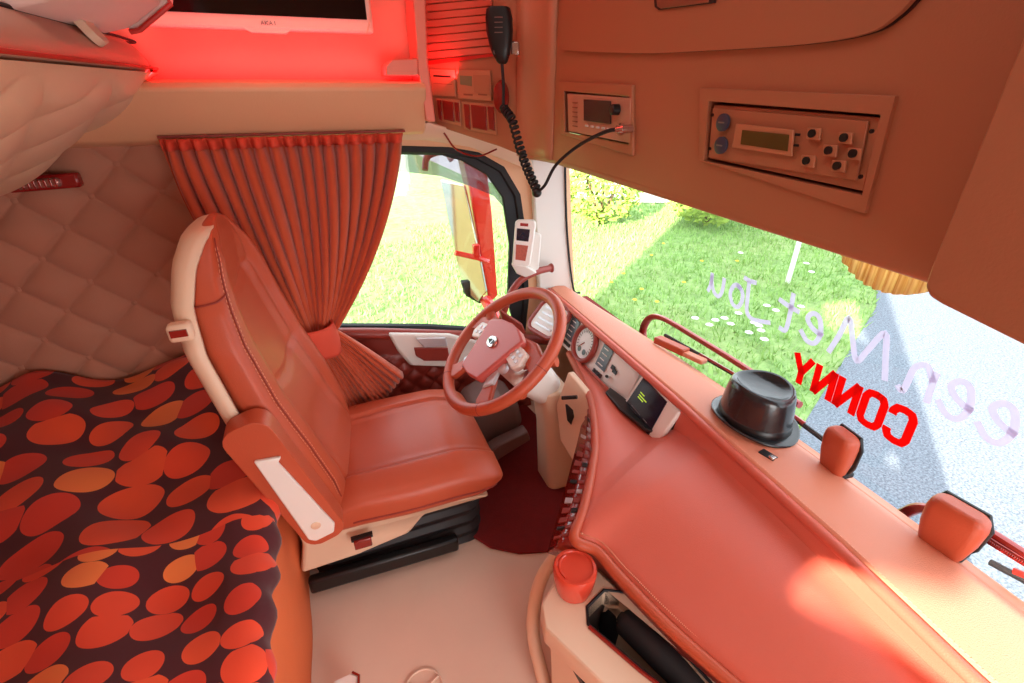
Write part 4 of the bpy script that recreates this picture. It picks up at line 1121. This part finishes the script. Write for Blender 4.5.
MB().obox(mfx.at(*mp_(515, 48), -.01), mfx.a*.02, mfx.b*.03, mfx.n*.015).build('hanger_clip', CHROME, mc, bevel=.003)
pth = [(502, 64), (503.5, 85), (504, 107), (512, 120), (519, 145), (527, 168), (537, 190)]
c1 = crom([PX(x, y, .49+.01*i/6) for i, (x, y) in enumerate(pth)], 12)
MB().tube(c1[:30], .0042, 8).build('straight_cord', BLACKR, mc)
core = c1[24:]
coil = []
tot = len(core)-1; turns = 20; NP = turns*12
for k in range(NP+1):
    s_ = k/NP*tot; i = min(tot-1, int(s_)); p = core[i].lerp(core[i+1], s_-i); t = (core[i+1]-core[i]).normalized()
    a_ = t.orthogonal().normalized(); b_ = t.cross(a_); w = 2*PI*k/12
    coil.append(p+a_*(.0095*math.cos(w))+b_*(.0095*math.sin(w)))
MB().tube(coil, .0034, 6).build('coiled_cord', BLACKR, mc, angle=180)
bc = core[-1]+V((0, 0, -.006))
sph = [(.012*math.sin(PI*k/10)+.0001, -.012*math.cos(PI*k/10)) for k in range(11)]
MB().lathe(sph, bc, n=18).build('cord_joint', BLACK, mc, angle=180)
e_ = onx(*zb(193, 304), .03)
c2 = crom([bc, PX(545, 185, .51), PX(556, 165, .52), PX(578, 146, .54), PX(605, 132, .555), e_], 8)
MB().tube(c2, .0038, 8).build('plug_cable', BLACKR, mc, angle=180)
MB().tube([c2[-1].lerp(c2[-4], 1), e_, e_+V((.022, 0, 0))], [.005, .0075, .008], 12).build('cable_plug', CHROME, mc)

# ================================================================== TOLL BOX AND GRAB HANDLE
tb = thing('toll_unit', PY(526, 245, 1.54), 'small white device with dark display on the left windscreen pillar', 'device')
tf = Fr(PY(520, 245, 1.54), V((.93, -.36, .04)), V((.05, .1, 1)))
if tf.n.y > 0: tf.n = -tf.n
def tq(px, py): return tf.loc(px, py)
def tpl(pts, h, t, name, m, bev, par=None): return MB().prism([tf.at(*tq(*p), h) for p in pts], tf.n*t).build(name, m, par or tb, bevel=bev)
tpl(((514, 221), (517, 219), (533, 220), (535, 224), (531, 264), (528, 267), (514, 265), (513, 262)), 0, .022, 'device_body', IVORYW, .005)
tpl(((516, 227), (529, 229), (528, 241), (516, 239)), .022, .001, 'display', SCREEN, 0)
tpl(((516, 243), (528, 245), (526, 260), (516, 258)), .022, .001, 'keypad', mat('red_keypad', (176, 80, 60), .5, var=.4, vscale=160), 0)
tpl(((519, 222), (527, 223), (527, 226), (519, 225)), .022, .001, 'brand_strip', LAMPRED, 0)
tpl(((533, 232), (541, 236), (540, 270), (531, 275), (526, 270)), -.012, .012, 'holder', IVORYW, .004)
tpl(((512, 262), (529, 266), (538, 272), (527, 276), (518, 272)), -.002, .03, 'holder_tray', IVORYW, .004)
gh = thing('grab_handle', PY(530, 280, 1.5), 'red leather grab handle curving from the white pillar behind the wheel', 'handle')
gpts = [PY(551, 268, 1.56), PY(536, 272, 1.53), PY(520, 281, 1.51), PY(510, 295, 1.5), PY(504, 312, 1.5), PY(499, 330, 1.51)]
MB().tube(crom(gpts, 8), .0125, 12).build('handle_bar', LEATHERD, gh, angle=180)
MB().lathe([(.016, 0), (.018, .004), (.014, .012)], PY(551, 268, 1.56)+V((.006, 0, 0)), (-1, 0, 0), 18).build('handle_boss', LEATHERD, gh)
ghb = [PY(500, 310, 1.47), PY(523, 325, 1.44), PY(527, 335, 1.44), PY(505, 328, 1.47)]
MB().prism(ghb, (0, .03, 0)).build('handle_bracket', LEATHERD, gh, bevel=.006)

# ================================================================== WINDSCREEN LETTERING
WN = V((-1, 0, -.1)).normalized()
def onws(y, z): return V((wsx(y, z)-.004, y, z))
BLK = {'C': [[(1, .72), (1, .82), (.85, .97), (.5, 1), (.15, .97), (0, .82), (0, .18), (.15, .03), (.5, 0), (.85, .03), (1, .18), (1, .28)]],
       'O': [[(.5, 1), (.15, .97), (0, .82), (0, .18), (.15, .03), (.5, 0), (.85, .03), (1, .18), (1, .82), (.85, .97), (.5, 1), (.15, .97)]],
       'N': [[(0, 0), (0, 1)], [(0, 1), (1, 0)], [(1, 0), (1, 1)]],
       'Y': [[(0, 1), (.5, .42)], [(1, 1), (.5, .42)], [(.5, .45), (.5, 0)]]}
wl = thing('window_lettering', onws(.5, .7), 'bold red mirrored name lettering on the windscreen above the dashboard', 'lettering')
y = .388; LW = .0152
for ch, w in (('C', .036), ('O', .036), ('N', .036), ('N', .036), ('Y', .040)):
    m_ = MB()
    for si, s_ in enumerate(BLK[ch]):
        pts = []
        for (p, q) in zip(s_, s_[1:]):
            for k in range(3): pts.append((lerp(p[0], q[0], k/3), lerp(p[1], q[1], k/3)))
        pts.append(s_[-1])
        m_.ribbon([onws(y+w*a_, .672+.072*b_)+V((-.0003*si, 0, 0)) for a_, b_ in pts], LW, WN)
    m_.build('letter', DECRED, wl)
    y += w+.0165
SCR = {
 'A': [[(0, 0), (.25, .5), (.5, 1), (.7, .5), (.85, 0)], [(.15, .38), (.75, .40)]],
 'l': [[(.1, .1), (.35, .5), (.5, .9), (.35, 1.0), (.25, .8), (.25, .2), (.4, 0), (.7, .1)]],
 'e': [[(0, .22), (.5, .28), (.8, .42), (.6, .55), (.3, .5), (.12, .25), (.25, .03), (.6, 0), (1, .15)]],
 'n': [[(.05, 0), (.1, .3), (.1, .52)], [(.1, .35), (.4, .55), (.7, .45), (.75, .2), (.8, 0), (1, .05)]],
 'M': [[(0, 0), (.1, .5), (.22, 1.0), (.38, .5), (.5, .12), (.66, .55), (.82, 1.0), (.9, .5), (1, 0)]],
 't': [[(.4, 1.0), (.36, .5), (.4, .05), (.7, .03)], [(0, .62), (.5, .66), (.95, .72)]],
 'J': [[(.5, 1.02), (.75, 1.0), (1.0, 1.03)], [(.78, 1.0), (.74, .5), (.68, .05), (.45, -.1), (.1, -.05), (-.25, .05)]],
 'o': [[(.5, .55), (.15, .45), (.05, .22), (.25, 0), (.6, .02), (.82, .25), (.7, .48), (.45, .55), (.2, .48)]],
 'u': [[(.05, .55), (.08, .2), (.25, .0), (.55, .06), (.75, .3), (.8, .55)], [(.8, .5), (.82, .2), (.95, 0)]]}
ws2 = thing('window_lettering', onws(.6, .82), 'white mirrored handwritten slogan arching across the windscreen', 'lettering')
for ch, y0, w_, z0, hgt in (('A', .025, .09, .765, .12), ('l', .13, .045, .765, .12), ('l', .19, .045, .768, .12), ('e', .258, .050, .772, .125), ('e', .318, .050, .776, .125), ('n', .378, .055, .778, .12),
        ('M', .455, .117, .780, .090), ('e', .592, .052, .782, .12), ('t', .655, .058, .778, .095), ('J', .738, .075, .778, .082), ('o', .805, .050, .782, .10), ('u', .868, .055, .786, .10)):
    m_ = MB()
    for s_ in SCR[ch]:
        m_.ribbon([onws(y0+w_*p.x, z0+hgt*p.y) for p in crom([V((a_, b_, 0)) for a_, b_ in s_], 5)], .0112, WN)
    m_.build('letter', DECWHT, ws2)

# ================================================================== FRINGE ON THE WINDSCREEN TOP
fg = thing('straw_fringe', (.85, .6, 1.1), 'straw coloured scalloped fringe hanging along the top of the windscreen', 'fringe')
sc = [PX(x, y, .835) for x, y in ((570, 170), (640, 183), (745, 214), (838, 240), (930, 280))]
ys = [1.50, 1.13, PX(790, 220, .835).y+.10, PX(752, 200, .835).y-.01, PX(836, 240, .835).y, PX(930, 285, .835).y, .0, -.3, -.58]
ys = [1.52, 1.28, 1.02, .80, .645, .585, .355, .13, -.10, -.34, -.58]
def scal(name, ya, yb, drop):
    def fn(u, v):
        y = lerp(ya, yb, u); zb_ = 1.075-drop*(4*u*(1-u))**.6
        return V((.835+.004*math.sin(u*90), y, lerp(1.13, zb_, v)))
    MB().grid(fn, 70, 6).build('scallop', STRAW, fg, angle=180, solid=.002)
for i, (a_, b_) in enumerate(zip(ys, ys[1:])):
    scal('s', a_, b_, (.04, .035, .03, .06, .03, .105, .10, .09, .08, .08)[i])

# ================================================================== OUTSIDE PARTS OF THE TRUCK
def wiper(label, base, pts, blade):
    o = thing('windscreen_wiper', base, label, 'wiper')
    P_ = [PX(x, y, d) for x, y, d in pts]
    MB().tube(crom(P_, 6), .013, 8, flat=.7).build('wiper_arm', WIPER, o, angle=50)
    B_ = [PX(x, y, d) for x, y, d in blade]
    MB().tube(B_, .006, 6).build('wiper_blade', BLACKR, o)
    Bu = [p+V((.0, 0, .012)) for p in B_]
    MB().tube([Bu[0].lerp(Bu[-1], .25), Bu[0].lerp(Bu[-1], .5)+V((0, 0, .01)), Bu[0].lerp(Bu[-1], .8)], .006, 6).build('blade_carrier', WIPER, o)
    return o
wiper('red wiper arm outside the windscreen behind the hat', PX(645, 325, 1.0), ((645, 345, 1.0), (643, 330, 1.0), (650, 318, 1.0), (664, 319, 1.0), (700, 340, 1.0), (745, 368, 1.0), (800, 405, 1.0)), ((665, 335, .99), (735, 375, .99), (790, 415, .99), (855, 463, .99)))
wiper('red wiper arm outside the windscreen at the right edge', PX(900, 512, 1.0), ((902, 514, 1.0), (925, 508, 1.0), (975, 525, 1.0), (1030, 558, 1.0), (1080, 590, 1.0)), ((990, 562, .99), (1024, 580, .99), (1080, 620, .99)))
sprg = MB()
s0, s1 = PX(978, 534, .985), PX(1030, 566, .985)
sprg.tube([s0.lerp(s1, k/160)+V((.0, .006*math.cos(k*.9), .006*math.sin(k*.9))) for k in range(161)], .0016, 5)
wp2 = [o for o in bpy.data.objects if o.name.startswith('windscreen_wiper')][-1]
sprg.build('wiper_spring', WIPER, wp2)
ds = MB().prism([PY(x, y, 1.74) for x, y in ((398, 146), (440, 148), (480, 156), (508, 175), (520, 200), (520, 240), (514, 235), (508, 212), (494, 196), (470, 186), (440, 176), (398, 171))], (0, .004, 0)).build('wind_deflector', SMOKE)
tag(ds, 'smoked wind deflector along the top of the driver window', 'wind deflector')
mr_ = thing('door_mirror', PY(480, 240, 2.05), 'red exterior mirror housing outside the driver window', 'mirror')
MB().prism([PY(x, y, 2.0) for x, y in ((461, 150), (486, 158), (492, 210), (498, 296), (490, 304), (480, 255), (470, 190))], (.0, .10, 0)).build('mirror_housing', PAINT, mr_, bevel=.01, seg=3)
mgq = [(440, 180), (464, 186), (478, 250), (486, 292), (478, 302), (462, 288), (452, 240)]
mgo = PY(463, 240, 2.03)
MB().prism([PP(x, y, mgo, V((-.72, -.69, 0))) for x, y in mgq], (.012, .012, 0)).build('mirror_glass', MIRG, mr_, bevel=.004)
MB().prism([PY(x, y, 2.01) for x, y in ((462, 283), (472, 281), (486, 300), (480, 304), (466, 296))], (0, .04, 0)).build('mirror_rim', BLACKR, mr_, bevel=.004)
MB().tube([PY(455, 253, 1.95), PY(478, 258, 1.96), PY(488, 262, 1.97)], .012, 8).build('mirror_arm', PAINT, mr_)
MB().obox(PY(476, 251, 1.96), (.03, 0, 0), (0, .03, 0), (0, 0, .06)).build('arm_joint', PAINT, mr_, bevel=.004)
MB().tube([PY(486, 300, 2.0), PY(508, 340, 1.75)], .03, 8).build('mirror_bracket', PAINT, mr_)
rl = thing('roof_grip', PY(425, 158, 1.8), 'red outside roof grip seen through the top of the driver window', 'grip')
MB().tube(crom([PY(425, 170, 1.78), PY(428, 156, 1.8), PY(445, 152, 1.82), PY(452, 160, 1.8)], 6), .012, 8).build('grip_bar', PAINT, rl)

# ================================================================== OUTSIDE WORLD
struct(MB().box((0, 20, GZ-.05), (140, 140, .1)).build('ground', GRASS))
# paved yard in front and to the right of the truck
yard = [(-60, -1.6), (.6, .9), (3.47, 2.14), (6.57, 3.65), (8.2, 4.75), (10.0, 6.9), (11.5, 9.0), (16, 14), (60, 30), (60, -50), (-60, -50)]
struct(MB().prism([(x, y, GZ+.001) for x, y in yard], (0, 0, .01)).build('trim_16', ASPH, label='grey asphalt yard beside the meadow'))
far = [(7.0, 6.2), (8.9, 6.6), (11.0, 9.2), (14, 14), (9, 14), (7.8, 11.0), (6.6, 9.6), (7.4, 8.9), (8.8, 8.6), (8.7, 7.2)]
far = [(8.7, 9.6), (9.3, 8.2), (9.2, 6.9), (8.4, 5.1), (11, 7), (16, 13), (14, 24), (4, 24), (4.5, 15), (6.6, 10.6)]
struct(MB().prism([(x, y, GZ+.012) for x, y in far], (0, 0, .01)).build('trim_17', PALE, label='pale gravel strip beyond the meadow'))
# grass blades
gb = MB()
def inpoly(x, y, poly):
    c = False; n = len(poly)
    for i in range(n):
        (x0, y0), (x1, y1) = poly[i], poly[i-1]
        if (y0 > y) != (y1 > y) and x < (x1-x0)*(y-y0)/(y1-y0)+x0: c = not c
    return c
cnt = 0
vs, fs = [], []
while cnt < 26000:
    if random.random() < .72:
        x, y = random.uniform(1.5, 9.3), random.uniform(2.0, 10)
    else:
        x, y = random.uniform(-1.2, 3.4), random.uniform(2.3, 9)
    if inpoly(x, y, yard) or inpoly(x, y, far): continue
    cnt += 1
    h = random.uniform(.04, .13); a = random.uniform(0, 2*PI); w = random.uniform(.006, .014)
    dx, dy = math.cos(a)*w, math.sin(a)*w; lx, ly = random.uniform(-.06, .06), random.uniform(-.06, .06)
    o = len(vs); vs += [(x-dx, y-dy, GZ), (x+dx, y+dy, GZ), (x+lx, y+ly, GZ+h)]; fs.append((o, o+1, o+2))
me = bpy.data.meshes.new('meadow_grass'); me.from_pydata(vs, [], fs); me.materials.append(BLADE)
go = bpy.data.objects.new('meadow_grass', me); COL.objects.link(go); go['kind'] = 'stuff'
tag(go, 'tall green meadow grass beside the truck', 'grass')
# white marker post
pb0 = PZ(788, 283, GZ)
po = thing('marker_post', pb0, 'white marker post standing in the meadow', 'post')
MB().prism([pb0+V((.045*math.cos(a), .045*math.sin(a), 0)) for a in [2*PI*k/3 for k in range(3)]], (0, 0, 1.0)).build('post_body', POSTM, po, bevel=.008)
MB().prism([pb0+V((.047*math.cos(a), .047*math.sin(a), .78)) for a in [2*PI*k/3 for k in range(3)]], (0, 0, .12)).build('post_band', DKTXT, po)
# flowers
def flower(p, r, h, m, label, grp, root=None):
    o = thing('meadow_flower', p, label, 'flower', grp)
    MB().tube([p, p+V((.01, 0, h))], .004, 5).build('stem', BLADE, o)
    b = MB()
    for k in range(7):
        a = 2*PI*k/7; c = p+V((.01+r*.6*math.cos(a), r*.6*math.sin(a), h)); b.lathe([(.001, -.008), (r*.42, 0), (.001, .010)], c, n=6)
    b.lathe([(.001, 0), (r*.4, .006), (.001, .016)], p+V((.01, 0, h)), n=6)
    b.build('bloom', m, o)
    return o
fw1 = flower(V((0, 0, 0)), .045, .16, PETAL, 'white umbel flower in the meadow in front of the windscreen', 'white meadow flowers')
fy1 = flower(V((0, 0, 0)), .03, .12, PETALY, 'small yellow flower in the meadow', 'yellow meadow flowers')
def place(root, p, first):
    r = root if first else root.copy()
    if not first: COL.objects.link(r)
    r.location = p
    if not first:
        for c in root.children:
            d = c.copy(); COL.objects.link(d); d.parent = r
FW = [(721, 330), (727, 336), (735, 325), (738, 262), (755, 338), (757, 343), (750, 335), (712, 332), (763, 317), (772, 322), (803, 273), (808, 282), (797, 318), (706, 337), (692, 330), (760, 352), (745, 345)]
for i, (x, y) in enumerate(FW): place(fw1, PZ(x, y, GZ), i == 0)
FY = [(610, 290), (622, 281), (640, 297), (633, 308), (650, 262), (662, 250), (700, 268), (735, 268), (612, 275), (655, 310), (590, 300), (682, 290)]
for i, (x, y) in enumerate(FY): place(fy1, PZ(x, y, GZ), i == 0)
# shrubs beyond the meadow
def shrub(p, rad, h, n, label):
    o = thing('leafy_shrub', p, label, 'shrub')
    b = MB(); 
    for k in range(6):
        a = 2*PI*k/6; b.tube([p, p+V((rad*.3*math.cos(a), rad*.3*math.sin(a), h*.5)), p+V((rad*.6*math.cos(a), rad*.6*math.sin(a), h*.85))], [.03, .02, .008], 5)
    b.build('stems', BARK, o)
    vs, fs = [], []
    for _ in range(n):
        t = random.uniform(0, 2*PI); ph = math.acos(random.uniform(-1, 1)); r = random.uniform(.55, 1)**.6
        c = p+V((rad*r*math.sin(ph)*math.cos(t), rad*r*math.sin(ph)*math.sin(t), h*.55+h*.5*r*math.cos(ph)))
        d1 = V((random.uniform(-1, 1), random.uniform(-1, 1), random.uniform(-1, 1))).normalized(); d2 = d1.orthogonal().normalized()
        s_ = random.uniform(.05, .10); i0 = len(vs)
        vs += [c-d1*s_, c+d2*s_*.45, c+d1*s_, c-d2*s_*.45]; fs.append((i0, i0+1, i0+2, i0+3))
    MB().add(vs, fs).build('foliage', LEAF, o)
shrub(PZ(600, 225, GZ), .8, 1.3, 1600, 'bright yellow green shrub beyond the meadow beside the pillar')
shrub(PZ(655, 228, GZ)+V((1.1, -.2, 0)), .9, 1.2, 1600, 'second bright shrub beyond the meadow farther from the pillar')

# ================================================================== LIGHT
w = bpy.data.worlds.new('sky'); bpy.context.scene.world = w; w.use_nodes = True
bgn = w.node_tree.nodes['Background']; bgn.inputs[0].default_value = (.86, .93, 1.0, 1); bgn.inputs[1].default_value = 3.3
sun = bpy.data.lights.new('sun', 'SUN'); sun.energy = 25; sun.angle = math.radians(.8); sun.color = (1, .93, .80)
so_ = bpy.data.objects.new('sun', sun); COL.objects.link(so_)
so_.rotation_euler = V((.777, .629, -.315)).to_track_quat('-Z', 'Y').to_euler()
def area(name, loc, aim, sx, sy, e, col):
    l = bpy.data.lights.new(name, 'AREA'); l.shape = 'RECTANGLE'; l.size = sx; l.size_y = sy; l.energy = e; l.color = col
    o = bpy.data.objects.new(name, l); COL.objects.link(o); o.location = loc
    o.rotation_euler = (V(aim)-V(loc)).to_track_quat('-Z', 'Y').to_euler(); return o
area('ceiling_fill', (-.1, .55, 2.03), (0, .6, 0), 1.2, 1.2, 5.8, (1, .95, .90))  # added fill light under the ceiling, no fixture there
area('doorway_fill', (.35, -.74, .8), (-.1, .9, .4), .7, .7, 10, (1, .95, .90))  # added fill by the doorway, brightens the bunk front and interior
area('red_led_strip', (-.05, 1.515, 1.295), (-.05, 1.64, 1.42), 1.0, .02, 2.2, (1, .03, .05))
area('red_led_upper', (-.1, 1.40, 1.9), (-.1, 1.64, 1.3), 1.0, .1, 2, (1, .05, .04))

# ================================================================== CAMERA
cam = bpy.data.cameras.new('camera'); co_ = bpy.data.objects.new('camera', cam); COL.objects.link(co_)
cam.sensor_width = 36; cam.lens = FPX/1024*36; cam.clip_start = .02; cam.clip_end = 300
co_.location = EYE; co_.rotation_euler = (PI/2-PITCH, 0, -YAW)
sc_ = bpy.context.scene; sc_.camera = co_
sc_.view_settings.view_transform = 'Standard'; sc_.view_settings.exposure = 0
sc_.cycles.max_bounces = 8; sc_.cycles.transparent_max_bounces = 12; sc_.cycles.use_denoising = True
